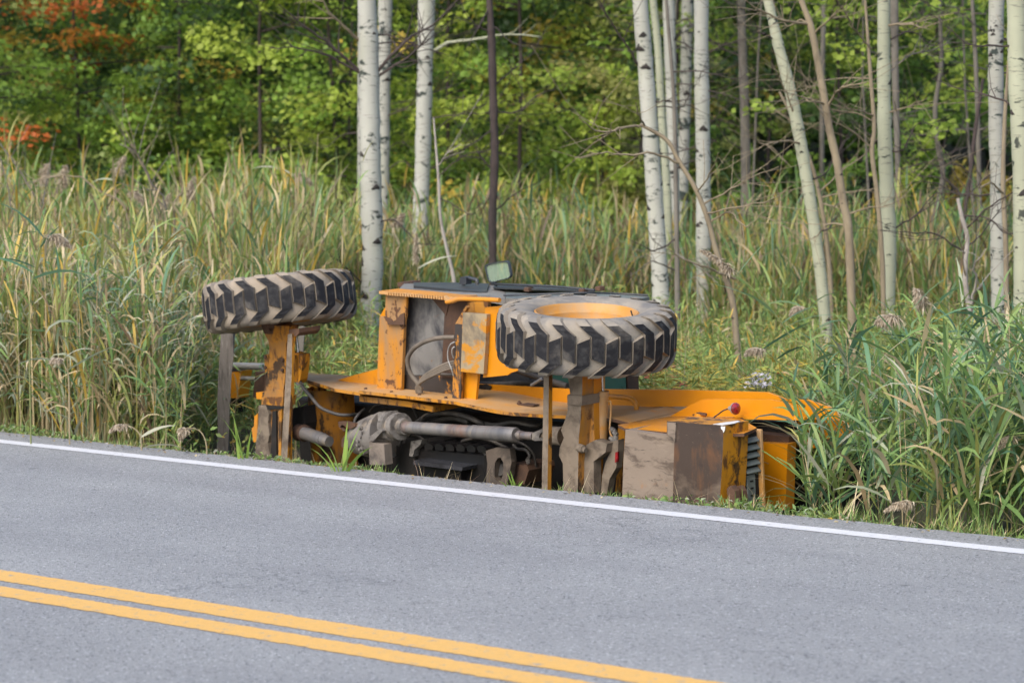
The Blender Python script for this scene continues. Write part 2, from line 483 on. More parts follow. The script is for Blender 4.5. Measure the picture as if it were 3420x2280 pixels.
strip('road', [-7.6, -5, -3.3, -1, 0], 0.0, M['asphalt'], -42, 42, .05, .012)
strip('white_edge_line', [-.374, -.262], .002, M['white'], -30, 30, .02, .002)
strip('yellow_centre_line', [-3.352, -3.19], .002, M['lineyellow'], -20, 20, .02, .004)
strip('yellow_centre_line', [-3.572, -3.43], .002, M['lineyellow'], -20, 20, .02, .004)

def ground_z(x, y):
    o = road_off(x, y)
    x = np.asarray(x, dtype=float); y = np.asarray(y, dtype=float)
    z = np.where(o < .05, -.06, np.where(o < .3, -.02 - .3 * o, np.where(o < 1.2, -.11 - (o - .3) * .08, -.182 + np.clip((o - 1.2) * .03, 0, .14))))
    z = np.where(o < -7.5, -.06, z)
    z = z + np.where(o > .3, .025 * np.sin(x * 3.1 + 1) * np.sin(y * 2.3) + .02 * np.sin(x * 7.3 + y * 5.1), 0) * np.where(o > 0, 1, 0)
    far = np.clip((y - 46) / 60, 0, 1)  # rise added beyond the wood to block sky light in its gaps
    return z + 26 * far * far * (3 - 2 * far) + np.clip(-y - 60, 0, 0)

def build_ground():
    xs = np.concatenate([np.linspace(-400, -26, 16), np.linspace(-24, 24, 161), np.linspace(26, 400, 16)])
    ys = np.concatenate([np.linspace(-300, -8, 14), np.linspace(-5, 34, 196), np.linspace(36, 110, 22), np.linspace(140, 700, 12)])
    X, Y = np.meshgrid(xs, ys)
    Z = ground_z(X, Y)
    v = np.stack([X, Y, Z], -1).reshape(-1, 3)
    w = len(xs)
    i, j = np.meshgrid(np.arange(len(ys) - 1), np.arange(w - 1), indexing='ij')
    a = (i * w + j).ravel()
    q = np.stack([a, a + 1, a + w + 1, a + w], 1)
    me = mesh_np('ground', v, quads=q)
    tag(link_me('ground', me, M['ground'], None, True, 180), kind='structure')
build_ground()

# ------------------------------------------------------------------ the overturned machine
YAW, TILT = R(46), R(4)
base = at('F', 1958, 1640, 13.2)
rig = empty('utility_tractor', (base.x, base.y, -.08), (TILT, 0, -YAW))
tag(rig, 'yellow utility tractor lying on its side off the road edge, underside and two tyres exposed', 'tractor')
RM = Matrix.Translation((base.x, base.y, -.08)) @ Euler((TILT, 0, -YAW)).to_matrix().to_4x4()
RI = RM.inverted()

def P(c, x, y, w):
    """photo pixel -> machine space on the plane w metres behind the axle line: (along, across, up)"""
    e = RI @ EYE
    d = RI.to_3x3() @ ray(c, x, y)
    t = (w - e.y) / d.y
    return e + d * t
def PV(c, x, y, v):
    e = RI @ EYE
    d = RI.to_3x3() @ ray(c, x, y)
    return e + d * ((v - e.z) / d.z)

def prism(name, c, pts, w0, w1, mats, parent=None, bev=.004, side=None):
    """outline measured on the plane w0, carried back to w1 as a solid"""
    bm = bmesh.new()
    f = [P(c, x, y, w0) for x, y in pts]
    a = [bm.verts.new(p) for p in f]
    b = [bm.verts.new((p.x, w1, p.z)) for p in f]
    n = len(f)
    bm.faces.new(a); bm.faces.new(b[::-1])
    for i in range(n):
        bm.faces.new((a[i], a[(i + 1) % n], b[(i + 1) % n], b[i]))
    bevel_all(bm, bev)
    bm.normal_update()
    if side is not None:
        bmesh.ops.recalc_face_normals(bm, faces=bm.faces)
        for fc in bm.faces:
            fc.material_index = 0 if abs(fc.normal.y) > .7 else 1
        mats = [mats, side]
    return link_bm(name, bm, mats, parent if parent is not None else rig)

def solid(name, front, back, thick, mat, parent=None, bev=.003, side=None):
    """plate between a front edge and a back edge (lists of local points), thick metres deep downwards"""
    bm = bmesh.new()
    n = len(front)
    T = [[bm.verts.new(p) for p in front], [bm.verts.new(p) for p in back]]
    B = [[bm.verts.new(p - Vector((0, 0, thick))) for p in front], [bm.verts.new(p - Vector((0, 0, thick))) for p in back]]
    for i in range(n - 1):
        bm.faces.new((T[0][i], T[0][i + 1], T[1][i + 1], T[1][i]))
        bm.faces.new((B[0][i], B[1][i], B[1][i + 1], B[0][i + 1]))
        bm.faces.new((T[0][i], B[0][i], B[0][i + 1], T[0][i + 1]))
        bm.faces.new((T[1][i], T[1][i + 1], B[1][i + 1], B[1][i]))
    bm.faces.new((T[0][0], T[1][0], B[1][0], B[0][0]))
    bm.faces.new((T[0][-1], B[0][-1], B[1][-1], T[1][-1]))
    bevel_all(bm, bev)
    mats = mat
    if side is not None:
        bmesh.ops.recalc_face_normals(bm, faces=bm.faces)
        for fc in bm.faces:
            fc.material_index = 0 if fc.normal.z > .6 else 1
        mats = [mat, side]
    return link_bm(name, bm, mats, parent if parent is not None else rig)

def pipe(name, c, pts, r, mat, parent=None, n=5, seg=10):
    """pts of (x, y, w)"""
    p = smooth_path([P(c, *q) for q in pts], n) if len(pts) > 2 else [P(c, *q) for q in pts]
    return link_bm(name, tube_bm(p, r, seg), mat, parent if parent is not None else rig, True, 50)

def turned(name, p0, p1, prof, mat, parent=None, seg=28):
    """solid of revolution from p0 to p1: prof of (fraction, radius)"""
    p0, p1 = Vector(p0), Vector(p1)
    ax = p1 - p0
    a = ax.orthogonal().normalized(); b = ax.normalized().cross(a)
    bm = bmesh.new()
    rings = []
    for f, r in prof:
        o = p0 + ax * f
        rings.append([bm.verts.new(o + (a * math.cos(k * 2 * math.pi / seg) + b * math.sin(k * 2 * math.pi / seg)) * max(r, .0005)) for k in range(seg)])
    for r0, r1 in zip(rings, rings[1:]):
        for k in range(seg):
            bm.faces.new((r0[k], r0[(k + 1) % seg], r1[(k + 1) % seg], r1[k]))
    bm.faces.new(rings[0][::-1]); bm.faces.new(rings[-1])
    return link_bm(name, bm, mat, parent if parent is not None else rig, True, 30)

# ---- wheels
TR = .42
def tyre_bm():
    prof = [(.236, .078), (.246, .112), (.285, .127), (.335, .130), (.368, .124), (.386, .110), (.396, .085), (.4005, .04), (.4005, -.04), (.396, -.085), (.386, -.110), (.368, -.124), (.335, -.130), (.285, -.127), (.246, -.112), (.236, -.078)]
    prof = prof + [prof[0]]
    bm = lathe_bm(prof, 96)
    for f in bm.faces: f.smooth = True
    N = 20
    def sc(t):      # lug centre line: arm from the shoulder, then straight across the crown
        t = abs(t) if False else t
        if t > .065: return -.085 * ((t - .065) / .07) ** .9
        return 0.0
    rows = [(.134, .366, .046), (.128, .388, .052), (.112, .405, .054), (.09, .413, .053), (.065, .417, .056), (.03, .4185, .055), (.0, .419, .055), (-.045, .419, .055)]
    for sgn in (1, -1):
        for k in range(N):
            ph = (k + (0 if sgn > 0 else .5)) * 2 * math.pi / N
            top, bot = [], []
            for i, (t, r, w) in enumerate(rows):
                for e in (-1, 1):
                    tt = t
                    if i == len(rows) - 1: tt = t + (.012 if e < 0 else -.012)
                    s = sc(t) + e * w / 2
                    a = ph + s / TR
                    a2 = ph + (sc(t) + e * (w / 2 + .0045)) / TR
                    rb = min(r - .006, .392) if abs(t) < .10 else r - .03
                    tb = tt + (-.006 if i == len(rows) - 1 else 0)
                    top.append(bm.verts.new((r * math.sin(a), -r * math.cos(a), tt * sgn)))
                    bot.append(bm.verts.new((rb * math.sin(a2), -rb * math.cos(a2), tb * sgn)))
            n = len(rows)
            for i in range(n - 1):
                q = (top[2 * i], top[2 * i + 1], top[2 * i + 3], top[2 * i + 2])
                f = bm.faces.new(q); f.material_index = 1 if i >= 2 else 0
                f = bm.faces.new((top[2 * i], top[2 * i + 2], bot[2 * i + 2], bot[2 * i])); f.material_index = 2
                f = bm.faces.new((top[2 * i + 1], bot[2 * i + 1], bot[2 * i + 3], top[2 * i + 3])); f.material_index = 2
            f = bm.faces.new((top[-2], top[-1], bot[-1], bot[-2])); f.material_index = 2
            f = bm.faces.new((top[0], bot[0], bot[1], top[1])); f.material_index = 2
    return bm

def rim_bm():
    prof = [(.243, .108), (.236, .112), (.228, .104), (.222, .085), (.205, .072), (.20, .03), (.185, .012), (.12, .0), (.085, .006), (.08, .03), (.03, .034), (.0005, .034)]
    bm = lathe_bm(prof, 64)
    lathe_bm([(.243, -.108), (.236, -.112), (.225, -.10), (.212, -.06), (.2, -.0), (.15, -.012), (.10, -.02), (.095, -.08), (.0005, -.08)], 64, bm)
    lathe_bm([(.243, .108), (.232, .07), (.232, -.07), (.243, -.108)], 64, bm)
    return bm

def make_wheel(ctr, rotw, scale, carc, spin):
    m = RI.to_3x3() @ rotw.to_matrix()
    m = Matrix.Translation(ctr) @ m.to_4x4() @ Matrix.Rotation(spin, 4, 'Z') @ Matrix.Scale(scale, 4)
    w = link_bm('wheel', rim_bm(), M['rim'], rig, True, 40)
    w.matrix_basis = m
    link_bm('tyre', tyre_bm(), [carc, M['rubber'], M['lugside']], w)
    nut = None
    for k in range(8):
        a = k * math.pi / 4
        if nut is None:
            bm = bmesh.new()
            bmesh.ops.create_cone(bm, cap_ends=True, segments=6, radius1=.013, radius2=.011, depth=.02)
            nut = link_bm('wheel_nut', bm, M['rim'], w); o = nut
        else:
            o = nut.copy(); COL.objects.link(o)
        o.location = (.14 * math.cos(a), .14 * math.sin(a), .014)
    bm = bmesh.new()
    v = tube_bm([(.215, 0, .085), (.205, 0, .115)], .004, 8)
    bm.free()
    link_bm('valve_stem', v, M['hose'], w)
    return w

make_wheel(P('F', 1958, 1118, 0.0), Euler((R(6.6), R(.8), 0)), 180.5 / 3.0 / 60 * 1.0, M['carcassgrey'], .1)
make_wheel(P('F', 933, 1006, 0.0), Euler((R(-5.5), R(-6.5), 0)), .955, M['carcass'], .02)

# ---- chassis: long horizontal side plate, its lip and the lower flange
WF = .03
front = [P('E', 618, 545, .16), P('E', 760, 588, .09), P('E', 960, 652, WF), P('E', 1210, 692, WF), P('D', 0, 1388, WF), P('D', 400, 1432, WF), P('D', 1000, 1502, WF),
         P('G', 0, 545, WF), P('G', 180, 572, WF), P('G', 540, 596, WF), P('G', 800, 606, WF), P('G', 1285, 636, WF)]
back = [P('E', 625, 482, .40), P('E', 760, 500, .42), P('E', 1000, 512, .44)]
def behind(p, w, dv=0.0): return Vector((p.x, w, p.z + dv))
back = back + [behind(p, .46) for p in front[3:]]
solid('chassis_plate', front, back, .016, M['dusty'], side=M['worn'])
fl = [P('E', 1205, 722, .10), P('D', 0, 1445, .10), P('D', 500, 1500, .10), P('B', 430, 968, .10)]
solid('chassis_flange', fl, [behind(p, .40) for p in fl], .028, M['worn'])
# hood plate at the right end, nearer the road
hf = [P('H', 45, 512, -.06), P('H', 120, 548, -.075), P('H', 577, 592, -.09), P('H', 1000, 612, -.09), P('H', 1422, 606, -.085)]
hb = [P('G', 1480, 688, .06), P('H', 170, 490, .05), P('H', 620, 424, .27), P('H', 1380, 440, .26), P('H', 1560, 545, .13)]
solid('hood_plate', hf, hb, .014, M['yellow'], side=M['rusty'])
mid = [P('G', 1282, 640, .02), P('G', 1480, 686, .055), P('H', 170, 490, .07), P('H', 600, 424, .265), P('H', 1300, 430, .265)]
solid('side_deck', mid, [behind(p, .50, .01) for p in mid], .014, M['dusty'], side=M['rusty'])
# dark box added behind the drive line to block light
def boxed(name, a, b, mat, bev=.01):
    bm = bmesh.new()
    bmesh.ops.create_cube(bm, size=1)
    for v in bm.verts:
        v.co = Vector((a.x + (v.co.x + .5) * (b.x - a.x), a.y + (v.co.y + .5) * (b.y - a.y), a.z + (v.co.z + .5) * (b.z - a.z)))
    bevel_all(bm, bev)
    return link_bm(name, bm, mat, rig)
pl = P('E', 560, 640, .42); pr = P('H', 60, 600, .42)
boxed('cavity_backing', Vector((pl.x, .42, -.15)), Vector((pr.x + .35, .95, P('G', 300, 640, .42).z)), M['void'])
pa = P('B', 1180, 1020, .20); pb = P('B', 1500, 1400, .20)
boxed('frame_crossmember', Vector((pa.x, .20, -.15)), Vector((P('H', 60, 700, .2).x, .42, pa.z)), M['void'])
# curved orange articulation housing behind the left axle
bm = bmesh.new()
c0 = P('E', 975, 690, .34); c1 = P('E', 950, 1470, .34)
wdt = (P('E', 1150, 900, .34) - P('E', 800, 900, .34)).x / 2
rings = []
for z in np.linspace(c0.z + .03, -.12, 5):
    ring = []
    for k in range(13):
        a = math.pi * k / 12
        ring.append(bm.verts.new((c0.x - wdt * math.cos(a), .34 - .16 * math.sin(a), z)))
    rings.append(ring)
for r0, r1 in zip(rings, rings[1:]):
    for k in range(12):
        bm.faces.new((r0[k], r0[k + 1], r1[k + 1], r1[k]))
bmesh.ops.solidify(bm, geom=bm.faces[:], thickness=.012)
link_bm('articulation_housing', bm, M['mudyellow'], rig, True, 40)
prism('frame_web', 'E', [(690, 600), (790, 640), (780, 1120), (750, 1120), (740, 760)], .30, .36, M['worn'])
# ---- left axle column
prism('axle_housing', 'E', [(252, 20), (505, 20), (495, 115), (468, 190), (460, 520), (440, 690), (440, 1400), (205, 1400), (215, 830), (225, 740), (250, 680), (265, 560), (290, 480), (300, 250), (290, 170), (255, 110)], -.06, .0, M['mudyellow'], bev=.012, side=M['worn'])
prism('axle_collar', 'E', [(222, 738), (445, 735), (432, 832), (218, 815)], -.075, .01, M['worn'], bev=.01)
prism('axle_collar', 'E', [(232, 690), (330, 655), (440, 668), (440, 738), (228, 738)], -.07, .005, M['mudyellow'], bev=.012)
prism('lug_bracket', 'E', [(166, 690), (240, 682), (240, 765), (170, 755)], -.05, -.02, M['yellow'], bev=.006)
prism('mud_crust', 'E', [(190, 822), (262, 818), (296, 905), (286, 1000), (300, 1120), (285, 1200), (310, 1330), (290, 1400), (152, 1400), (165, 1200), (188, 1000)], -.08, -.02, M['mud'], bev=.012)
prism('axle_band', 'E', [(218, 812), (436, 828), (434, 856), (300, 862), (216, 845)], -.077, -.03, M['void'], bev=.003)
prism('axle_rib', 'E', [(330, 880), (368, 875), (372, 1330), (345, 1400), (310, 1400)], -.072, -.05, M['void'], bev=.004)
prism('axle_rib', 'E', [(400, 840), (425, 840), (415, 1400), (392, 1400)], -.072, -.05, M['worn'], bev=.004)
prism('steering_knuckle', 'E', [(150, 930), (185, 900), (180, 1040), (175, 1190), (140, 1190), (122, 1055), (145, 1030)], -.03, .03, M['yellow'], bev=.008)
for (x, y) in ((266, 338), (440, 362), (266, 440), (436, 465), (310, 65)):
    p = P('E', x, y, -.071)
    turned('bolt', p, p + Vector((0, -.010, 0)), [(0, .010), (.7, .010), (1, .007)], M['rusty'], seg=6)
prism('axle_flange', 'E', [(250, 312), (292, 305), (290, 480), (255, 490)], -.05, .02, M['mudyellow'], bev=.003)
prism('axle_flange', 'E', [(425, 335), (466, 330), (462, 490), (425, 495)], -.068, .02, M['mudyellow'], bev=.003)
hub = P('E', 378, 30, 0); 
turned('hub_carrier', hub + Vector((0, 0, -.03)), hub + Vector((0, 0, .09)), [(0, .07), (.5, .085), (1, .10)], M['rusty'])
prism('tie_bar', 'E', [(486, 105), (530, 100), (526, 500), (478, 1400), (414, 1400), (455, 700)], -.17, -.150, M['mud'], bev=.002, side=M['worn'])
prism('tie_bar_bracket', 'E', [(495, 60), (600, 45), (600, 90), (575, 125), (500, 120)], -.16, -.02, M['rusty'], bev=.004)
# steering cylinder beside it
turned('steering_cylinder', P('E', 575, 575, .03), P('E', 590, 285, .03), [(0, .022), (.08, .026), (.9, .026), (.92, .029), (1, .029)], M['yellow'])
turned('cylinder_rod', P('E', 590, 285, .03), P('E', 572, 130, .03), [(0, .008), (1, .008)], M['chrome'], seg=12)
prism('cylinder_bracket', 'E', [(598, 300), (635, 310), (632, 400), (612, 560), (590, 600)], .0, .05, M['worn'], bev=.004)
# drive stub towards the gearbox
turned('drive_stub', P('E', 640, 1095, .06), P('E', 905, 1185, .04), [(0, .026), (.05, .034), (.75, .034), (.76, .03), (1, .028)], M['shaft'])
turned('universal_joint', P('E', 565, 1090, .07), P('E', 700, 1105, .07), [(0, .03), (.2, .045), (.5, .034), (.62, .046), (1, .036)], M['rusty'])
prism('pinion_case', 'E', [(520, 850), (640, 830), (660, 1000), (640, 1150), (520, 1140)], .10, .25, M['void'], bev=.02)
pipe('hydraulic_hose', 'E', [(598, 560, .02), (640, 640, -.01), (720, 735, -.02), (800, 830, -.02), (880, 875, 0), (1000, 913, .02), (1110, 918, .06), (1190, 912, .16)], .009, M['hose'])
pipe('hydraulic_hose', 'E', [(1155, 1000, .02), (1170, 950, .03), (1210, 900, .06), (1260, 860, .15)], .007, M['hose'])
# ---- gearbox and drive shaft
g0 = P('E', 1135, 1170, .08); g1 = P('B', 165, 1130, .08)
turned('gearbox', g0, g1, [(0, .035), (.05, .062), (.2, .082), (.45, .10), (.7, .112), (.9, .112), (.92, .12), (1.0, .12)], M['grey'])
prism('gearbox_cover', 'E', [(1305, 1185), (1455, 1215), (1470, 1420), (1310, 1420)], -.06, -.01, M['mudgrey'], bev=.012)
prism('gearbox_mount', 'E', [(1390, 895), (1520, 885), (1530, 1010), (1395, 1010)], .0, .05, M['grey'], bev=.014)
prism('gearbox_clamp', 'E', [(992, 985), (1050, 985), (1160, 1010), (1165, 1035), (1120, 1060), (1030, 1015), (1010, 1040), (1060, 1075), (1050, 1085), (998, 1035)], -.01, .02, M['rusty'], bev=.005)
prism('gearbox_shield', 'E', [(1130, 1060), (1075, 1100), (1030, 1160), (1025, 1240), (1150, 1260)], .02, .06, M['rusty'], bev=.004)
for _k in range(7):
    _p = P('E', 1215 + 22 * math.sin(_k * 1.3), 1050 + _k * 42, -.03)
    turned('housing_bolt', _p + Vector((0, .03, 0)), _p + Vector((0, -.012, 0)), [(0, .012), (.7, .012), (.72, .008), (1, .008)], M['grey'], seg=6)
prism('gearbox_rib', 'E', [(1300, 1140), (1420, 1050), (1440, 1080), (1345, 1180), (1300, 1170)], -.07, .02, M['grey'], bev=.012)
fa, fb = P('B', 170, 1080, .02), P('B', 270, 1086, .0)
turned('shaft_flange', fa, fb, [(0, .07), (.3, .076), (.32, .06), (.5, .06), (.52, .07), (.75, .068), (.78, .045), (1, .04)], M['grey'])
ax = (fb - fa).normalized(); fu = ax.orthogonal().normalized(); fv = ax.cross(fu)
for k in range(10):
    a = k * math.pi / 5
    q = fa + (fu * math.cos(a) + fv * math.sin(a)) * .066
    turned('flange_bolt', q + ax * .01, q + ax * .05, [(0, .011), (.6, .011), (.62, .008), (1, .008)], M['grey'], seg=6)
turned('drive_shaft', P('B', 262, 1088, 0), P('B', 915, 1133, -.02), [(0, .030), (.62, .031), (.625, .034), (.8, .034), (.805, .036), (.99, .036), (1, .033)], M['shaft'])
turned('slip_joint', P('B', 915, 1133, -.02), P('B', 1015, 1141, -.02), [(0, .014), (.12, .014), (.14, .023), (.32, .023), (.34, .019), (1, .020)], M['shaft'])
prism('shaft_yoke', 'B', [(1005, 1122), (1030, 1112), (1075, 1092), (1085, 1108), (1050, 1125), (1045, 1150), (1085, 1150), (1080, 1166), (1020, 1168), (1004, 1160)], -.045, .005, M['grey'], bev=.006)
turned('pinion_shaft', P('G', 560, 820, 0), P('G', 770, 835, 0), [(0, .034), (.25, .034), (.28, .044), (.8, .044), (1, .05)], M['mud'])
# ---- engine block, sump, arches of hose over it
ed = P('B', 340, 1200, .10)
boxed('engine_block', P('B', 330, 1480, .10), Vector((P('B', 730, 1200, .10).x, .40, ed.z)), M['black'], .012)
for k in range(6):
    x = 375 + k * 62
    prism('engine_rib', 'B', [(x, 1192 + k * 3), (x + 14, 1178 + k * 3), (x + 36, 1182 + k * 3), (x + 52, 1200 + k * 3), (x + 50, 1222 + k * 3), (x + 6, 1218 + k * 3)], .08, .18, M['black'], bev=.008)
prism('engine_ledge', 'B', [(315, 1282), (600, 1322), (596, 1342), (315, 1306)], .0, .12, M['gloss'], bev=.004)
prism('oil_pan', 'B', [(330, 1312), (590, 1342), (590, 1500), (330, 1500)], .06, .14, M['black'], bev=.01)
prism('bell_housing', 'B', [(215, 1195), (325, 1165), (350, 1190), (335, 1400), (215, 1400)], .10, .36, M['void'], bev=.02)
prism('clutch_fork', 'B', [(300, 1170), (365, 1160), (355, 1190), (320, 1220), (310, 1260), (290, 1255)], .06, .10, M['grey'], bev=.008)
pipe('rubber_hose', 'B', [(335, 1060, .2), (400, 1020, .2), (500, 1005, .2), (600, 1020, .2), (690, 1055, .2), (755, 1090, .25)], .013, M['hose'])
pipe('rubber_hose', 'B', [(400, 1070, .26), (480, 1040, .26), (560, 1035, .26), (640, 1060, .26)], .016, M['hose'])
pipe('brake_line', 'B', [(350, 1050, .22), (385, 1015, .16), (430, 1000, .2)], .004, M['hosedust'])
for pts, r in (([(150, 960, .30), (220, 930, .25), (300, 960, .22), (340, 1030, .25)], .008), ([(230, 1200, .10), (260, 1150, .12), (330, 1140, .12), (380, 1165, .12)], .007),
               ([(600, 1170, .16), (680, 1150, .12), (760, 1165, .12), (860, 1210, .16)], .009), ([(700, 1060, .25), (790, 1075, .2), (900, 1060, .2), (1010, 1080, .2), (1060, 1070, .25)], .010),
               ([(880, 1170, .14), (950, 1185, .10), (1010, 1240, .12), (1030, 1330, .14)], .006), ([(60, 1000, .3), (100, 960, .25), (200, 950, .22)], .006), ([(640, 1210, .12), (700, 1215, .1), (740, 1250, .1)], .008)):
    pipe('hydraulic_hose', 'B', pts, r, M['hose'])
for x, y in ((60, 1398), (330, 1432), (620, 1462), (900, 1492)):
    p = P('D', x, y, WF + .045) + Vector((0, 0, .0))
    turned('bolt', Vector((p.x, WF + .05, P('D', x, y, WF).z - .004)), Vector((p.x, WF + .05, P('D', x, y, WF).z + .010)), [(0, .009), (1, .008)], M['rusty'], seg=6)
# roller bracket right of the engine
def ring_prism(name, c, outer, inner, w0, w1, mat):
    bm = bmesh.new()
    n = len(outer)
    O = [P(c, x, y, w0) for x, y in outer]; I = [P(c, x, y, w0) for x, y in inner]
    vo = [bm.verts.new(p) for p in O]; vi = [bm.verts.new(p) for p in I]
    bo = [bm.verts.new((p.x, w1, p.z)) for p in O]; bi = [bm.verts.new((p.x, w1, p.z)) for p in I]
    for i in range(n):
        j = (i + 1) % n
        bm.faces.new((vo[i], vo[j], vi[j], vi[i])); bm.faces.new((bo[i], bi[i], bi[j], bo[j]))
        bm.faces.new((vo[i], bo[i], bo[j], vo[j])); bm.faces.new((vi[i], vi[j], bi[j], bi[i]))
    return link_bm(name, bm, mat, rig)
ring_prism('mount_bracket', 'B', [(735, 1225), (800, 1205), (875, 1215), (885, 1290), (870, 1380), (850, 1450), (800, 1460), (738, 1455), (738, 1380), (745, 1300)],
           [(790, 1290), (805, 1268), (822, 1265), (836, 1290), (838, 1330), (834, 1370), (822, 1402), (800, 1402), (788, 1380), (786, 1330)], .02, .055, M['greasy'])
turned('mount_roller', P('B', 812, 1335, .12), P('B', 812, 1335, .05), [(0, .05), (.3, .055), (.8, .05), (1, .03)], M['hose'])
prism('pump_body', 'B', [(880, 1300), (975, 1310), (985, 1340), (960, 1420), (880, 1420)], .08, .26, M['rusty'], bev=.014)
pipe('hydraulic_pipe', 'B', [(895, 1190, .1), (920, 1215, .1), (965, 1220, .1), (990, 1250, .1), (985, 1290, .1)], .008, M['hose'])
turned('pipe_fitting', P('B', 985, 1262, .09), P('B', 982, 1300, .09), [(0, .009), (.3, .009), (.31, .013), (.7, .013), (.71, .009), (1, .009)], M['grey'], seg=6)
# ---- right axle column
prism('axle_housing', 'G', [(800, 150), (965, 150), (962, 380), (950, 500), (945, 650), (925, 850), (912, 1450), (758, 1450), (750, 1130), (708, 1045), (716, 960), (762, 850), (730, 765), (772, 660), (800, 560), (806, 380), (830, 370), (815, 250)], -.10, .05, M['mud'], bev=.006, side=M['mudyellow'])
prism('axle_collar', 'G', [(798, 385), (962, 395), (955, 500), (800, 485)], -.112, .02, M['mud'], bev=.006)
prism('axle_beam', 'G', [(960, 170), (1090, 170), (1085, 420), (1095, 880), (1070, 1450), (925, 1450), (930, 850), (950, 600)], -.03, .035, M['mudyellow'], bev=.02, side=M['yellow'])
prism('axle_arm', 'G', [(1000, 930), (1105, 872), (1232, 915), (1215, 1010), (1085, 1108), (1090, 1450), (960, 1450), (985, 1100)], -.06, -.01, M['mud'], bev=.014)
turned('pivot_pin', P('G', 915, 950, -.10), P('G', 1000, 985, -.10), [(0, .018), (.7, .020), (.75, .014), (1, .012)], M['mud'], seg=16)
prism('link_arm', 'G', [(1280, 890), (1355, 870), (1352, 1000), (1330, 1180), (1260, 1300), (1230, 1460), (1165, 1460), (1180, 1260), (1215, 1120), (1270, 1000)], -.02, .02, M['mud'], bev=.01)
prism('red_reflector', 'G', [(1322, 1010), (1350, 1000), (1345, 1110), (1318, 1120)], -.025, -.015, M['lens'], bev=.002)
hub = P('G', 990, 150, 0)
turned('hub_carrier', hub + Vector((0, 0, -.02)), hub + Vector((0, 0, .06)), [(0, .07), (1, .10)], M['rusty'])
prism('tie_bar', 'G', [(543, 150), (598, 150), (594, 700), (582, 1450), (520, 1450), (533, 700)], -.17, -.146, M['mud'], bev=.002, side=M['worn'])
turned('tilt_cylinder', P('G', 1180, 880, .03), P('G', 1192, 340, .03), [(0, .022), (.02, .0245), (.9, .0245), (.91, .027), (1, .027)], M['dusty'])
turned('cylinder_rod', P('G', 1190, 345, .03), P('G', 1181, 180, .03), [(0, .0085), (1, .0085)], M['chrome'], seg=12)
pipe('hydraulic_pipe', 'G', [(1236, 450, .02), (1262, 450, .01), (1274, 480, .01), (1272, 620, .01), (1262, 740, .01), (1272, 810, .01), (1300, 850, .01)], .0045, M['dusty'])
for (x0, y0, x1, y1) in ((1272, 745, 1325, 780), (1300, 790, 1345, 815), (1265, 850, 1320, 885), (1320, 800, 1335, 890)):
    turned('pipe_fitting', P('G', x0, y0, -.01), P('G', x1, y1, -.01), [(0, .009), (.3, .009), (.32, .012), (.7, .012), (.72, .009), (1, .009)], M['grey'], seg=8)
prism('deck_bracket', 'G', [(1350, 745), (1425, 760), (1420, 1450), (1320, 1450), (1345, 1180)], .10, .13, M['worn'], bev=.01)
# ---- counterweight blocks
prism('counterweight', 'H', [(128, 565), (300, 592), (668, 640), (668, 1420), (88, 1420), (105, 900)], -.12, .06, M['block'], bev=.012)
prism('counterweight', 'H', [(580, 474), (690, 480), (1198, 522), (1185, 900), (1150, 1440), (640, 1440), (662, 652), (578, 632)], -.15, .015, M['scorched'], bev=.008, side=M['worn'])
prism('mud_crust', 'H', [(584, 488), (676, 494), (668, 640), (664, 700), (640, 650), (588, 625)], -.158, -.14, M['block'], bev=.004)
prism('paint_splash', 'H', [(1165, 528), (1215, 532), (1208, 575), (1196, 600), (1186, 570), (1172, 560)], -.1535, -.151, M['hot'], bev=0)
sp = [P('H', 1085, 512.7, -.1495), P('H', 1120, 515.6, -.1495), P('H', 1165, 519.3, -.1495), P('H', 1192, 521.5, -.1495)]
sp = [q + Vector((0, 0, .0035)) for q in sp]
solid('paint_splash', sp, [Vector((q.x + .012, w_, q.z)) for q, w_ in zip(sp, (-.07, -.02, -.035, -.09))], .002, M['hot'], bev=0)
for s_, (x, w) in enumerate(((1262, .0), (1345, .06))):
    prism('tow_hook', 'H', [(x - 30, 1215), (x - 8, 1182), (x + 22, 1180), (x + 55, 1235), (x + 70, 1330), (x + 60, 1440), (x - 20, 1440), (x - 5, 1330), (x - 25, 1260)], -.13 + w, -.10 + w, M['rusty'], bev=.005)
# grille at the end of the hood
gp = P('H', 1418, 620, .015); gq = P('H', 1508, 620, .10)
boxed('grille_core', Vector((gp.x - .12, .02, -.15)), Vector((gp.x - .012, .118, gp.z + .0)), M['void'], .004)
gz0 = P('H', 1415, 620, .03).z; gz1 = P('H', 1415, 1440, .03).z
for k in range(10):
    z = gz0 - .012 - k * .034
    if k < 5:
        bm = bmesh.new()
        x0 = gp.x - .008
        vs = [(x0 - .010, .022, z), (x0 + .014, .022, z - .022), (x0 + .014, .112, z - .022), (x0 - .010, .112, z),
              (x0 - .010, .022, z - .004), (x0 + .014, .022, z - .026), (x0 + .014, .112, z - .026), (x0 - .010, .112, z - .004)]
        vv = [bm.verts.new(v) for v in vs]
        for f in ((0, 1, 2, 3), (7, 6, 5, 4), (0, 4, 5, 1), (1, 5, 6, 2), (2, 6, 7, 3), (3, 7, 4, 0)): bm.faces.new([vv[i] for i in f])
        link_bm('louvre', bm, M['galv'], rig)
pk = gz0 - .012 - 5 * .034
boxed('punched_plate', Vector((gp.x - .012, .03, -.15)), Vector((gp.x - .004, .085, pk)), M['galv'], .002)
for k in range(9):
    z = pk - .025 - k * .032
    boxed('plate_slot', Vector((gp.x - .006, .048, z - .007)), Vector((gp.x - .002, .068, z)), M['void'], 0)
boxed('grille_frame', Vector((gp.x - .05, .118, -.15)), Vector((gp.x + .008, .135, gz0 + .012)), M['dusty'], .003)
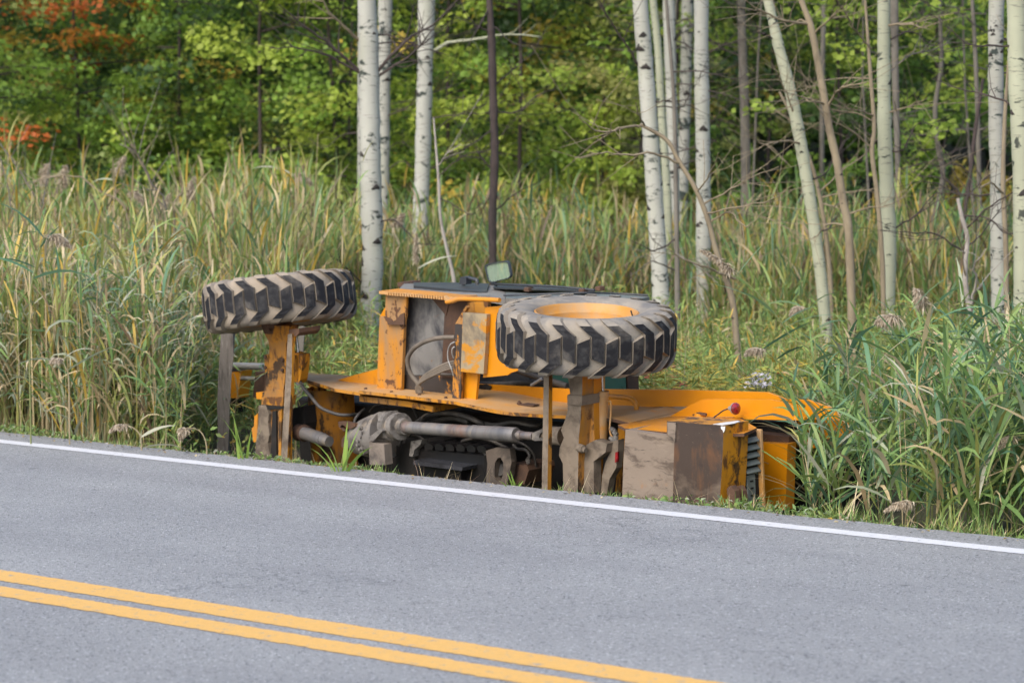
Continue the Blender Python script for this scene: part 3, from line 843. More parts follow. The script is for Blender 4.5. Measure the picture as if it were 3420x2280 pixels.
# ---- fender wall behind the deck and the hood cheek
prism('fender_wall', 'B', [(560, 815), (700, 838), (1220, 866), (1900, 872), (2370, 886), (2480, 926), (2610, 931), (2760, 985), (2780, 1040), (2580, 1044), (2330, 1010), (1900, 968), (1450, 972), (1220, 955), (560, 935)], .40, .416, M['clean'], bev=.004)
prism('hood_cheek', 'H', [(608, 424), (700, 372), (830, 300), (960, 238), (1100, 234), (1700, 238), (1880, 270), (1990, 350), (2010, 440), (1870, 450), (1400, 436)], .275, .288, M['clean'], bev=.004)
prism('hood_lip', 'H', [(1380, 416), (1870, 428), (2080, 430), (2080, 462), (1860, 460), (1420, 452)], .255, .275, M['clean'], bev=.003)
prism('grease_stain', 'D', [(1235, 1330), (1330, 1322), (1385, 1345), (1360, 1390), (1400, 1430), (1375, 1484), (1225, 1478)], .392, .398, M['void'], bev=0)
turned('lifting_eye', P('H', 935, 432, .25), P('H', 938, 385, .25), [(0, .026), (.9, .024), (1, .018)], M['yellow'], seg=20)
prism('lifting_eye_tab', 'H', [(850, 402), (920, 375), (1000, 388), (1002, 415), (900, 400), (868, 415)], .235, .245, M['rusty'], bev=.002)
# tail lamp on its stalk
lc = P('H', 1318, 336, .20)
ldir = Vector((.985, -.12, .05)).normalized()
tl = turned('tail_lamp', lc - ldir * .035, lc + ldir * .006, [(0, .010), (.25, .012), (.6, .018), (.75, .026), (1, .028)], M['tin'])
turned('lamp_lens', lc + ldir * .006, lc + ldir * .02, [(0, .027), (.4, .026), (.75, .019), (1, .007)], M['lens'], tl)
pipe('lamp_wire', 'H', [(1240, 340, .2), (1190, 360, .2), (1130, 405, .22), (1098, 425, .22), (1090, 452, .22)], .0035, M['hose'])
pipe('grab_handle', 'G', [(1230, 398, .30), (1330, 403, .30), (1440, 412, .30), (1500, 428, .30), (1540, 470, .30), (1552, 515, .30), (1552, 545, .30)], .0115, M['yellow'])
turned('deck_bolt', P('G', 275, 482, .22), P('G', 275, 448, .22), [(0, .012), (.5, .012), (.55, .008), (1, .006)], M['rusty'], seg=8)
prism('deck_tab', 'G', [(238, 492), (300, 478), (438, 494), (430, 506), (260, 503)], .2, .24, M['rusty'], bev=.002)
# box-section end behind the grille
prism('rear_box', 'H', [(1535, 705), (1895, 722), (1872, 1440), (1505, 1440)], .36, .42, M['clean'], bev=.006, side=M['yellow'])
prism('rear_beam', 'H', [(1530, 600), (1910, 640), (1910, 706), (1530, 690)], .40, .66, M['rusty'], bev=.006)
prism('rear_dark_void', 'H', [(1480, 470), (1900, 480), (1920, 600), (1480, 590)], .46, .70, M['void'], bev=.006)  # dark solid standing in for the shade of an empty gap
prism('rear_step', 'H', [(1905, 712), (2140, 715), (2200, 730), (2200, 765), (1990, 762)], .50, .62, M['clean'], bev=.004)
prism('engine_cover', 'H', [(1885, 760), (2350, 765), (2330, 1450), (1860, 1450)], .55, .9, M['black'], bev=.02)
prism('rear_panel', 'H', [(2000, 420), (2500, 470), (2520, 640), (2100, 700), (2020, 620)], .50, .54, M['clean'], bev=.006)
# ---- uprights standing on the deck
prism('gusset', 'E', [(985, 566), (1120, 525), (1385, 455), (1400, 470), (1400, 628), (1200, 600)], .26, .275, M['yellow'], bev=.003)
prism('side_post', 'D', [(214, 612), (470, 640), (455, 1000), (440, 1385), (186, 1385), (196, 1000)], .15, .168, M['postpaint'], bev=.01)
prism('post_flange', 'D', [(216, 612), (268, 518), (300, 540), (300, 640)], .22, .235, M['yellow'], bev=.002)
prism('patch_plate', 'D', [(276, 385), (496, 385), (488, 600), (470, 696), (430, 640), (400, 690), (350, 670), (290, 696), (270, 640)], .135, .148, M['postpaint'], bev=.003)
prism('torn_edge', 'D', [(272, 615), (330, 640), (352, 668), (395, 640), (430, 590), (470, 575), (468, 700), (300, 700)], .128, .136, M['rusty'], bev=.002)
prism('side_panel', 'D', [(490, 405), (800, 440), (905, 600), (885, 900), (868, 1110), (840, 1232), (430, 1232), (470, 900)], .20, .215, M['panel'], bev=.004)
prism('side_panel_gusset', 'D', [(758, 425), (900, 430), (940, 470), (905, 605), (870, 560)], .18, .195, M['rusty'], bev=.003)
prism('rust_column', 'D', [(905, 470), (1150, 440), (1140, 520), (1010, 690), (985, 1090), (985, 1260), (840, 1260), (868, 1105), (890, 620)], .185, .24, M['rusty'], bev=.006)
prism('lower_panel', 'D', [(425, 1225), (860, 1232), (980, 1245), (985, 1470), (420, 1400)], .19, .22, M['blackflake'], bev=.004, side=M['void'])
top = [P('D', 205, 345, .10), P('D', 285, 352, .10), P('D', 560, 372, .10), P('D', 885, 408, .10), P('D', 1035, 412, .10)]
solid('step_tread', top, [behind(p, .23, -.002) for p in top], .016, M['yellow'], side=M['dusty'])
for k in range(22):
    f = k / 21
    x = 300 + f * 570; y = 366 + f * 44 
    p = P('D', x, y, .096)
    boxed('tread_tooth', p + Vector((-.004, -.004, -.012)), p + Vector((.004, .006, .004)), M['dusty'], 0)
pipe('handrail', 'D', [(915, 462, .09), (985, 450, .085), (1050, 430, .085), (1200, 432, .085), (1330, 436, .085), (1470, 442, .085)], .0115, M['yellow'])
prism('handrail_foot', 'D', [(885, 395), (935, 432), (970, 448), (930, 470), (900, 440)], .08, .10, M['dusty'], bev=.003)
prism('black_upright', 'D', [(1004, 692), (1084, 702), (1058, 1490), (972, 1482)], .10, .113, M['blackflake'], bev=.005)
prism('upright_brace', 'D', [(1004, 690), (1118, 500), (1130, 520), (1084, 600), (1084, 704)], .13, .15, M['postpaint'], bev=.003)
prism('bracket_head', 'D', [(1125, 465), (1350, 460), (1340, 600), (1125, 590)], .18, .20, M['worn'], bev=.004)
prism('tool_box', 'D', [(1086, 574), (1334, 592), (1322, 900), (1300, 1215), (1062, 1190), (1074, 900)], .09, .115, M['toolbox'], bev=.006)
prism('side_plate', 'B', [(732, 392), (818, 384), (900, 384), (900, 700), (975, 746), (930, 758), (880, 772), (862, 786), (720, 800), (726, 600)], .118, .132, M['clean'], bev=.003)
prism('support_leg', 'D', [(1075, 1195), (1245, 1210), (1218, 1484), (1055, 1480)], .14, .155, M['yellow'], bev=.006)
p = P('D', 1533, 1190, .138)
turned('bolt', p, p + Vector((0, -.008, 0)), [(0, .009), (1, .008)], M['rusty'], seg=6)
# hoses over the deck
pipe('rubber_hose', 'D', [(1000, 832, .12), (900, 832, .10), (770, 850, .08), (650, 895, .07), (560, 960, .07), (508, 1050, .07), (515, 1150, .08), (555, 1240, .09), (610, 1310, .10), (640, 1400, .11)], .0115, M['hosedust'])
for i in range(4):
    d = i * 16
    pipe('hydraulic_hose', 'D', [(1000, 1082 + d * 1.4, .12), (900, 1110 + d * 1.3, .10), (790, 1165 + d * 1.2, .08), (690, 1225 + d, .08), (630, 1300 + d * .4, .09), (598 + d, 1360, .10), (605 + d, 1412, .11)], .0075, M['hosedust'])
pipe('electric_wire', 'D', [(1000, 880, .09), (955, 905, .08), (928, 980, .08), (932, 1070, .08), (965, 1160, .08), (985, 1230, .09)], .0035, M['tin'])
pipe('electric_wire', 'D', [(1000, 930, .09), (975, 950, .08), (972, 1000, .08), (990, 1050, .09)], .0035, M['tin'])
pipe('brake_line', 'D', [(830, 1210, .16), (900, 1220, .16), (985, 1222, .16)], .007, M['hose'])
# linkage glimpsed between side plate and tyre
pipe('control_rod', 'B', [(890, 745, .42), (1000, 785, .42), (1210, 850, .42)], .016, M['hose'])
pipe('rubber_hose', 'B', [(700, 838, .46), (850, 838, .46), (960, 828, .46), (1060, 835, .46), (1180, 850, .46)], .014, M['hose'])
pipe('control_rod', 'B', [(1000, 845, .40), (1060, 808, .40)], .008, M['tin'])
# ---- cab lying on its side behind
zc0 = P('D', 420, 318, .46); zc1 = P('B', 1690, 362, .46)
def cab():
    lf, rf = P('D', 430, 330, .50), P('B', 1250, 350, .50)
    rf.x = P('F', 2118, 1250, 1.25).x
    zb = P('B', 700, 838, .5).z
    bm = bmesh.new()
    zt = lf.z
    f = [Vector((lf.x, .50, -.1)), Vector((rf.x, .50, -.1)), Vector((rf.x, .50, rf.z - .09)), Vector((lf.x, .50, lf.z - .07))]
    lbk, rbk = P('D', 400, 262, 1.30), P('B', 1688, 318, 1.30)
    b = [Vector((lf.x + .05, 1.30, -.1)), Vector((rf.x - .02, 1.30, -.1)), Vector((rf.x - .02, 1.30, rf.z - .13)), Vector((lf.x + .05, 1.30, lf.z - .11))]
    vf = [bm.verts.new(p) for p in f]; vb = [bm.verts.new(p) for p in b]
    bm.faces.new(vf); bm.faces.new(vb[::-1])
    for i in range(4):
        bm.faces.new((vf[i], vf[(i + 1) % 4], vb[(i + 1) % 4], vb[i]))
    bevel_all(bm, .02, 2)
    o = link_bm('cab', bm, [M['cab']], rig)
    return o, f, b
cab_o, cf, cb = cab()
rfx = cf[1].x
# glazed end of the cab, seen beneath the right tyre
def endpane(name, y0, y1, z0, z1, mat, proud=.004):
    return boxed(name, Vector((rfx - .004, y0, z0)), Vector((rfx + proud, y1, z1)), mat, .001)
zg = cf[2].z
endpane('cab_window', .56, 1.18, .05, zg - .06, M['glass'], .006)
endpane('window_post', 1.19, 1.27, -.1, zg - .03, M['rusty'], .012)
endpane('window_post', .505, .555, -.1, zg - .03, M['cab'], .012)
# upward side of the cab: skin, door, window strip, handle
def skin(name, fr, bk, th, mat, side=None, bev=.004): return solid(name, fr, bk, th, mat, None, bev, side)
k0 = [P('D', 412, 330, .46), P('D', 900, 372, .46), P('D', 1330, 396, .46), P('B', 850, 348, .46)]
k1 = [P('D', 470, 266, 1.0), P('D', 900, 272, 1.05), P('D', 1330, 286, 1.1), P('B', 850, 268, 1.1)]
skin('cab_side', k0, k1, .03, M['cabside'], M['cabside'])
k0 = [P('B', 852, 340, .46), P('B', 1250, 350, .46), P('B', 1600, 352, .70)]
k1 = [P('B', 852, 285, 1.0), P('B', 1250, 300, 1.05), P('B', 1688, 330, 1.15)]
skin('cab_rear_side', k0, k1, .022, M['cabrear'], M['cabside'])
d0 = [P('D', 568, 290, .60), P('D', 900, 322, .60), P('D', 1262, 352, .60), P('D', 1330, 346, .62)]
d1 = [P('D', 566, 256, .98), P('D', 900, 256, 1.02), P('D', 1262, 264, 1.05), P('D', 1360, 268, 1.05)]
skin('cab_door', d0, d1, .014, M['cab'], M['cab'])
e0 = [P('B', 780, 276, .80), P('B', 1000, 282, .80), P('B', 1200, 290, .82), P('B', 1370, 298, .86)]
e1 = [P('B', 780, 256, 1.05), P('B', 1000, 262, 1.05), P('B', 1200, 274, 1.05), P('B', 1370, 290, 1.1)]
skin('side_window', e0, e1, .008, M['cab'], M['cab'])
pipe('window_rail', 'B', [(770, 255, .8), (930, 262, .8), (1150, 272, .8), (1370, 292, .8)], .006, M['cab'])
pipe('window_rail', 'B', [(840, 322, .55), (1000, 318, .6), (1300, 308, .75), (1500, 312, .95), (1680, 322, 1.05)], .005, M['cab'])
prism('roof_edge', 'D', [(396, 258), (470, 258), (475, 280), (412, 310), (402, 290)], .98, 1.10, M['rusty'], bev=.004)
for x, y in ((1305, 296), (1400, 283), (985, 288)):
    p = P('B', x, y, .8)
    boxed('hinge', p + Vector((-.018, -.02, -.01)), p + Vector((.018, .02, .012)), M['rusty'], .003)
pipe('door_handle', 'D', [(1092, 285, .80), (1100, 232, .80), (1120, 212, .80), (1200, 222, .80), (1232, 238, .80), (1236, 280, .80)], .010, M['cab'], n=4)
prism('door_handle_base', 'D', [(1045, 275), (1058, 200), (1090, 196), (1122, 206), (1118, 280)], .78, .82, M['cab'], bev=.005)
# mirror
def rounded(pts, r=.22, n=4):
    out = []
    m = len(pts)
    for i in range(m):
        p0, p1, p2 = Vector(pts[i - 1]), Vector(pts[i]), Vector(pts[(i + 1) % m])
        a = p1 + (p0 - p1) * r; b = p1 + (p2 - p1) * r
        for k in range(n + 1):
            t = k / n
            out.append(tuple(a * (1 - t) ** 2 + p1 * 2 * t * (1 - t) + b * t * t))
    return out
mo = rounded([(1303, 68), (1558, 22), (1592, 208), (1352, 268)])
mi = rounded([(1316, 78), (1549, 36), (1582, 202), (1358, 258)])
mr = ring_prism('mirror', 'D', mo, mi, .785, .80, M['mirrorrim'])
prism('mirror_glass', 'D', mi, .79, .797, M['mirrorglass'], mr, bev=0)
pipe('mirror_arm', 'D', [(1400, 262, .82), (1440, 285, .82)], .008, M['mirrorrim'])
# implement frame at the left end, behind the axle
pipe('hitch_bar', 'L', [(1385, 948, .75), (1490, 950, .7), (1610, 954, .65)], .020, M['tin'])
pipe('hitch_bar', 'L', [(1440, 1022, .75), (1620, 1030, .65)], .012, M['tin'])
prism('hitch_plate', 'L', [(1408, 988), (1470, 980), (1462, 1030), (1448, 1145), (1405, 1145)], .72, .80, M['yellow'], bev=.004)
prism('hitch_upright', 'L', [(1370, 965), (1412, 985), (1410, 1240), (1372, 1240)], .74, .84, M['void'], bev=.006)
prism('hitch_block', 'L', [(1555, 985), (1620, 985), (1620, 1140), (1540, 1140)], .55, .7, M['rusty'], bev=.008)

# ------------------------------------------------------------------ weathered posts
def post(c, pts, dist, thick, mat, label):
    b = at(c, *pts[0][:2], dist)
    root = empty('wooden_post', (b.x, b.y, float(ground_z(b.x, b.y))))
    tag(root, label, 'post')
    bm = bmesh.new()
    prev = []
    n = len(pts)
    for (x, y, w) in pts:
        p = at(c, x, y, dist) - root.location
        hw = w / CROPS[c][2] * 1024 / 3420 / F * dist / 2
        j = [random.uniform(-.006, .006) for _ in range(4)]
        ring = [bm.verts.new((p.x - hw + j[0], -thick / 2, p.z)), bm.verts.new((p.x + hw + j[1], -thick / 2, p.z)), bm.verts.new((p.x + hw + j[2], thick / 2, p.z + j[3])), bm.verts.new((p.x - hw, thick / 2, p.z))]
        if prev:
            for k in range(4): bm.faces.new((prev[k], prev[(k + 1) % 4], ring[(k + 1) % 4], ring[k]))
        else: bm.faces.new(ring[::-1])
        prev = ring
    bm.faces.new(prev)
    bevel_all(bm, .006)
    link_bm('timber', bm, mat, root)
post('L', [(1361, 1470, 70), (1365, 1330, 70), (1368, 1200, 72), (1372, 1000, 76), (1380, 880, 80), (1386, 700, 82)], 15.6, .07, M['oldwood'], 'weathered grey plank post standing behind the raised left tyre')
post('E', [(602, 930, 66), (610, 640, 66), (618, 300, 66), (632, 20, 60)], 16.3, .06, M['greybark'], 'dark brown post rising behind the hydraulic cylinder of the left axle')

# ------------------------------------------------------------------ vegetation builders (numpy)
def lerp(a, b, t): return a + (b - a) * t
def ribbons(soup, base, az, pitch, length, width, bend, col, K=4, prof=None, roll=None):
    """N curved leaf blades; bend is the change of pitch from base to tip"""
    N = len(az)
    if prof is None:
        prof = np.interp(np.linspace(0, 1, K + 1), [0, .15, .4, .75, 1], [.45, .9, 1, .6, .03])
    t = np.linspace(0, 1, K + 1)
    ang = pitch[:, None] + bend[:, None] * (t[None, :] ** 1.3)
    seg = length[:, None] / K
    dx = np.cos(ang) * seg; dz = np.sin(ang) * seg
    rr = np.zeros((N, K + 1)); zz = np.zeros((N, K + 1))
    rr[:, 1:] = np.cumsum(dx[:, :-1], 1); zz[:, 1:] = np.cumsum(dz[:, :-1], 1)
    ca, sa = np.cos(az)[:, None], np.sin(az)[:, None]
    cx = base[:, 0:1] + rr * ca; cy = base[:, 1:2] + rr * sa; cz = base[:, 2:3] + zz
    if roll is None: roll = rng.uniform(-.9, .9, N)
    # side vector: horizontal perpendicular, rolled about the blade
    sx = -sa * np.cos(roll)[:, None] - np.sin(roll)[:, None] * np.sin(ang) * ca
    sy = ca * np.cos(roll)[:, None] - np.sin(roll)[:, None] * np.sin(ang) * sa
    sz = np.sin(roll)[:, None] * np.cos(ang)
    hw = (width[:, None] * prof[None, :]) / 2
    L = np.stack([cx - sx * hw, cy - sy * hw, cz - sz * hw], -1)
    Rr = np.stack([cx + sx * hw, cy + sy * hw, cz + sz * hw], -1)
    v = np.stack([L, Rr], 2).reshape(-1, 3)
    i = np.arange(N)[:, None] * (2 * (K + 1)) + np.arange(K)[None, :] * 2
    q = np.stack([i, i + 1, i + 3, i + 2], -1).reshape(-1, 4)
    c = np.repeat(col, 2 * (K + 1), axis=0)
    soup.add(v, q, c)

def leaves(soup, c, n, size, col, aspect=.75):
    """N folded diamond leaves at c with normals n"""
    N = len(c)
    n = n / np.linalg.norm(n, axis=1, keepdims=True)
    r = rng.normal(size=(N, 3))
    a = np.cross(n, r); a /= np.linalg.norm(a, axis=1, keepdims=True)
    b = np.cross(n, a)
    s = size[:, None]
    p0 = c - a * s * .5; p2 = c + a * s * .5 - n * s * .12
    m = c - n * s * .02
    p1 = m + b * s * .5 * aspect + n * s * .08 + a * s * .08; p3 = m - b * s * .5 * aspect + n * s * .08 + a * s * .08
    v = np.stack([p0, p1, p2, p3], 1).reshape(-1, 3)
    q = np.arange(N * 4).reshape(N, 4)
    soup.add(v, q, np.repeat(col, 4, axis=0))

def pick(pal, N, jitter=.15):
    pal = np.array(pal)
    i = rng.integers(0, len(pal), N)
    return pal[i] * (1 + rng.uniform(-jitter, jitter, (N, 1)))

# colours as found on the plants
STRAW = [(.46, .37, .21), (.40, .32, .18), (.52, .43, .27), (.36, .27, .15)]
GREYG = [(.27, .31, .20), (.32, .35, .24), (.22, .28, .16), (.38, .38, .28)]
OLIVE = [(.29, .30, .085), (.24, .27, .075), (.34, .33, .10), (.20, .25, .07)]
GOLD = [(.50, .33, .06), (.55, .38, .08), (.42, .29, .06)]
GREEN = [(.15, .25, .075), (.18, .28, .08), (.12, .21, .07), (.22, .30, .09)]
BLUEG = [(.10, .20, .11), (.12, .23, .12), (.085, .165, .09), (.16, .25, .115)]
RED = [(.36, .05, .035), (.42, .12, .04)]

def reed_field(soup, N, xr, yr, hfun, mix, lw=(.014, .026), ll=(.22, .42), nl=7, bendv=(-1.9, -.5), keep=None, pit=(.7, 1.3), lean=.16, stem=.005, zlow=.25):
    """reed plants: a stem and nl leaves each"""
    y = rng.uniform(*yr, N); x = rng.uniform(-1, 1, N)
    x = (xr[0] + (x + 1) / 2 * (xr[1] - xr[0])) * y
    k = road_off(x, y) > .33
    if keep is not None: k &= keep(x, y)
    x, y = x[k], y[k]
    N = len(x)
    z = ground_z(x, y)
    h = hfun(x, y) * np.clip(rng.normal(.95, .13, N), .6, 1.35)
    la = rng.uniform(0, 2 * np.pi, N); lm = np.abs(rng.normal(0, lean, N))
    cols = mix(x, y, N)
    # stem
    b = np.stack([x, y, z], 1)
    ribbons(soup, b, la, np.pi / 2 - lm, h, np.full(N, stem), -lm * 1.5, cols[1], 3, np.array([1, .9, .8, .5]))
    for j in range(nl):
        f = rng.uniform(zlow, 1.0, N)
        rr = np.sin(lm) * h * f * 1.25
        p = np.stack([x + np.cos(la) * rr, y + np.sin(la) * rr, z + h * f * np.cos(lm * 1.2)], 1)
        az = rng.uniform(0, 2 * np.pi, N)
        L = rng.uniform(*ll, N) * (1.15 - .45 * f)
        c = mix(x, y, N)[0]
        ribbons(soup, p, az, rng.uniform(*pit, N), L, rng.uniform(*lw, N), rng.uniform(*bendv, N), c, 4)

def choose(weights, N):
    pals, w = zip(*weights)
    w = np.array(w) / sum(w)
    i = rng.choice(len(pals), N, p=w)
    out = np.zeros((N, 3))
    for k, p in enumerate(pals):
        m = i == k
        out[m] = pick(p, m.sum())
    return out
def patch(x, y, s=1.0): return .5 + .25 * np.sin(x * 1.7 * s + y * .6) + .25 * np.sin(y * 1.1 * s - x * .7 + 2)

# ---- the reed bed across the field (behind the machine)
mach_u = Vector((math.cos(YAW), -math.sin(YAW), 0)); mach_w = Vector((math.sin(YAW), math.cos(YAW), 0))
def machine_clear(x, y):
    dx, dy = x - base.x, y - base.y
    u = dx * mach_u.x + dy * mach_u.y; w = dx * mach_w.x + dy * mach_w.y
    return ~((u > -2.55) & (u < 1.55) & (w > -.9) & (w < 1.45)) & ~((u > -2.0) & (u < 1.3) & (w > -2) & (w < .4))

def mix_field(x, y, N):
    t = np.clip((x / y + .20) / .38, 0, 1)         # from straw at the left to greener at the right
    n = patch(x, y)
    a = choose([(OLIVE, 5), (STRAW, 2.2), (GOLD, 1.1), (GREEN, 3)], N)
    b = choose([(GREEN, 5), (OLIVE, 2.5), (STRAW, 1.6), (GOLD, .9), (BLUEG, 2.2), ([(.22, .15, .09), (.17, .12, .08)], 1.6)], N)
    c = np.where((rng.uniform(0, 1, N) < .15 + t * .95 + (n - .5) * .7)[:, None], b, a)
    return c, choose([(STRAW, 4), (OLIVE, 2)], N)
s = Soup()
def bed_front(sl): return np.interp(sl, [-.21, -.125, -.11, -.085, -.06, -.03, .0, .06, .09, .21], [15.2, 15.4, 16.6, 17.8, 20.2, 21.4, 21.6, 21.6, 20.6, 20.2])
def in_bed(x, y): return (y > bed_front(x / y) + .5 * np.sin(x * 5 + y)) & machine_clear(x, y)
def bed_h(x, y):
    sl = x / y
    top = np.interp(sl, [-.2, -.08, -.02, .05, .2], [1.24, 1.22, 1.08, 1.06, 1.02])
    return np.clip(top * np.clip(.72 + (y - 15) * .06, .7, 1.0) * (.62 + .40 * patch(x, y, 1.7) + .16 * np.sin(x * 9 + y * 4)), .3, 1.5)
VERT = dict(pit=(.95, 1.5), bendv=(-1.3, -.05), lean=.09, stem=.008, zlow=.05)
reed_field(s, 3000, (-.21, -.05), (15, 21), bed_h, mix_field, lw=(.009, .020), ll=(.24, .46), nl=7, keep=in_bed, **VERT)
reed_field(s, 5200, (-.21, .21), (20, 24.5), bed_h, mix_field, lw=(.010, .022), ll=(.26, .52), nl=7, keep=in_bed, **VERT)
reed_field(s, 3000, (-.21, .21), (24.5, 30.5), bed_h, mix_field, lw=(.012, .024), ll=(.3, .52), nl=6, keep=in_bed, **VERT)
# bare dry stalks standing through the bed
def stalks(soup, N, yr):
    y = rng.uniform(*yr, N); x = rng.uniform(-.21, .21, N) * y
    k = in_bed(x, y); x, y = x[k], y[k]; n = len(x)
    ribbons(soup, np.stack([x, y, ground_z(x, y)], 1), rng.uniform(0, 6.28, n), np.pi / 2 - np.abs(rng.normal(0, .1, n)), bed_h(x, y) * rng.uniform(.8, 1.2, n), np.full(n, .010), rng.normal(0, .12, n), pick(STRAW, n, .2), 3, np.array([1, .9, .8, .5]))
stalks(s, 2600, (15, 26))
tag(link_me('reed_bed', s.mesh('reed_bed'), M['reed']), 'wide bed of straw and olive coloured reeds filling the field', None, None, 'stuff')
# ---- low undergrowth of goldenrod and weeds in the field
s = Soup()
def weeds(soup, N, xr, yr, hmax, pals, size=(.02, .05), keep=None, offmin=.4):
    y = rng.uniform(*yr, N); x = rng.uniform(xr[0], xr[1], N) * y
    k = road_off(x, y) > offmin
    if keep is not None: k &= keep(x, y)
    x, y = x[k], y[k]; N = len(x)
    z = ground_z(x, y) + rng.uniform(0, 1, N) ** .8 * hmax * (.5 + .5 * patch(x, y, 2))
    n = rng.normal(0, .5, (N, 3)) + np.array([0, -.35, .8])
    leaves(soup, np.stack([x, y, z], 1), n, rng.uniform(*size, N), choose(pals, N), .45)
weeds(s, 12000, (-.2, .2), (13.5, 22), .30, [(GREEN, 4), (OLIVE, 4), (GOLD, 1.2), (RED, .08)], keep=machine_clear)
weeds(s, 5000, (-.07, .2), (14, 21.5), .5, [(GREEN, 3), (GOLD, 2.4), (OLIVE, 3), (RED, .25)], (.02, .05), keep=machine_clear)
def mix_weed(x, y, N):
    g = patch(x, y, 1.6)
    a = choose([(GREEN, 5), (OLIVE, 3), ([(.20, .30, .07), (.25, .34, .08)], 4)], N); b = choose([(GOLD, 3), (OLIVE, 3), (GREEN, 2), (STRAW, 1)], N)
    return np.where((rng.uniform(0, 1, N) < g * .5)[:, None], b, a), choose([(GREEN, 2), (OLIVE, 2), (STRAW, 2)], N)
reed_field(s, 4200, (-.125, .2), (14, 22), lambda x, y: .34 + .30 * patch(x, y, 2.3), mix_weed, lw=(.006, .013), ll=(.06, .15), nl=13, bendv=(-1.2, .2), keep=lambda x, y: machine_clear(x, y) & ~((x / y > -.116) & (x / y < -.078) & (y < 15.7) & (y > 14.45)) & ~((x / y > .045) & (x / y < .09) & (y < 14.6)), pit=(.1, 1.2), lean=.15, stem=.005, zlow=.1)
tag(link_me('undergrowth', s.mesh('undergrowth'), M['grass']), 'green and golden weeds growing low among the reeds', None, None, 'stuff')
# ---- roadside reeds, left of the machine: bent, greying
def mix_left(x, y, N):
    a = choose([(GREYG, 5), (STRAW, 3.0), (BLUEG, 1.6), (GREEN, 2)], N)
    return a, choose([(STRAW, 3), (GREYG, 2), (OLIVE, 2)], N)
s = Soup()
reed_field(s, 1300, (-.21, -.118), (13.6, 17.6), lambda x, y: .60 + .13 * (y - 13.6), mix_left, lw=(.007, .018), ll=(.14, .32), nl=10, bendv=(-2.6, -.4), keep=machine_clear, pit=(.3, 1.3), lean=.3)
reed_field(s, 110, (-.118, -.08), (13.4, 14.8), lambda x, y: .22 + 0 * x, mix_left, lw=(.012, .022), ll=(.16, .34), nl=8, bendv=(-2.2, -.3), keep=machine_clear, lean=.3)
tag(link_me('roadside_reeds', s.mesh('roadside_reeds'), M['reed']), 'bent greyish reeds along the verge left of the tractor', None, None, 'stuff')
# ---- lush roadside reeds at the right
def mix_right(x, y, N):
    a = choose([(BLUEG, 3.5), (GREEN, 5), (OLIVE, 1.2), ([(.20, .30, .09), (.24, .33, .10)], 1.5), (GREYG, 1.2), (STRAW, 1.3)], N)
    return a, choose([(GREEN, 3), (OLIVE, 2), (STRAW, 1)], N)
s = Soup()
reed_field(s, 850, (.113, .21), (10.6, 14.6), lambda x, y: .56 + np.clip((x / y - .10) * 2.6, 0, .26), mix_right, lw=(.009, .023), ll=(.20, .44), nl=10, bendv=(-1.7, -.25), pit=(.55, 1.35), lean=.2, zlow=.12,
           keep=lambda x, y: (road_off(x, y) > .42) & machine_clear(x, y))
reed_field(s, 80, (.104, .118), (11.2, 13.5), lambda x, y: .46 + 0 * x, mix_right, lw=(.011, .02), ll=(.24, .44), nl=8, bendv=(-1.7, -.3), pit=(.5, 1.3), lean=.22, zlow=.12,
           keep=lambda x, y: (road_off(x, y) > .5))
tag(link_me('green_roadside_reeds', s.mesh('green_roadside_reeds'), M['reed']), 'lush blue-green reeds crowding the verge right of the tractor', None, None, 'stuff')
# ---- verge: short grass and weeds at the asphalt edge
s = Soup()
N = 21000
ss = rng.uniform(-6.5, 6.5, N); oo = np.abs(rng.normal(0, .2, N)) + .012
xy = np.array([road_pt(a, b) for a, b in zip(ss, oo)])
zz = ground_z(xy[:, 0], xy[:, 1])
bare = np.interp(ss, [-1.1, -.8, .05, .3], [1, .05, .05, 1])
tuft = (.30 + .70 * bare) * (.45 + .75 * (.5 + .5 * np.sin(ss * 4.1 + np.sin(ss * 1.7) * 2)) * (.5 + .5 * np.sin(ss * 11.3 + 1)))
ribbons(s, np.column_stack([xy, zz]), rng.uniform(0, 6.28, N), rng.uniform(.4, 1.5, N), rng.uniform(.03, .13, N) * tuft * np.clip(oo * 6 + .35, .3, 1.3), rng.uniform(.003, .008, N), rng.uniform(-1.3, 0, N),
        choose([(GREEN, 5), ([(.17, .25, .06), (.21, .28, .08)], 4), (STRAW, 1.6), (OLIVE, 2)], N), 3)
N = 9000
ss = rng.uniform(-6.5, 6.5, N); oo = np.abs(rng.normal(0, .16, N)) + .02
xy = np.array([road_pt(a, b) for a, b in zip(ss, oo)])
zz = ground_z(xy[:, 0], xy[:, 1]) + np.interp(ss, [-1.1, -.8, .05, .3], [1, .35, .35, 1]) * rng.uniform(.0, .07, N) * (.3 + .9 * patch(xy[:, 0] * 3, xy[:, 1] * 3))
leaves(s, np.column_stack([xy, zz]), rng.normal(0, .5, (N, 3)) + np.array([0, -.3, .8]), rng.uniform(.015, .04, N), choose([([(.15, .23, .055), (.20, .27, .07), (.12, .19, .05)], 6), (GREEN, 3), (GREYG, 2)], N), .4)
N = 420
ss = rng.uniform(-6, 6, N); oo = rng.uniform(.06, .4, N)
xy = np.array([road_pt(a, b) for a, b in zip(ss, oo)])
zz = ground_z(xy[:, 0], xy[:, 1])
ribbons(s, np.column_stack([xy, zz]), rng.uniform(0, 6.28, N), rng.uniform(.5, 1.4, N), rng.uniform(.08, .2, N), np.full(N, .0028), rng.uniform(-.9, .2, N), choose([(STRAW, 3), ([(.2, .13, .09)], 1)], N), 3)
tag(link_me('verge_grass', s.mesh('verge_grass'), M['grass']), 'short ragged grass and weeds along the asphalt edge', None, None, 'stuff')

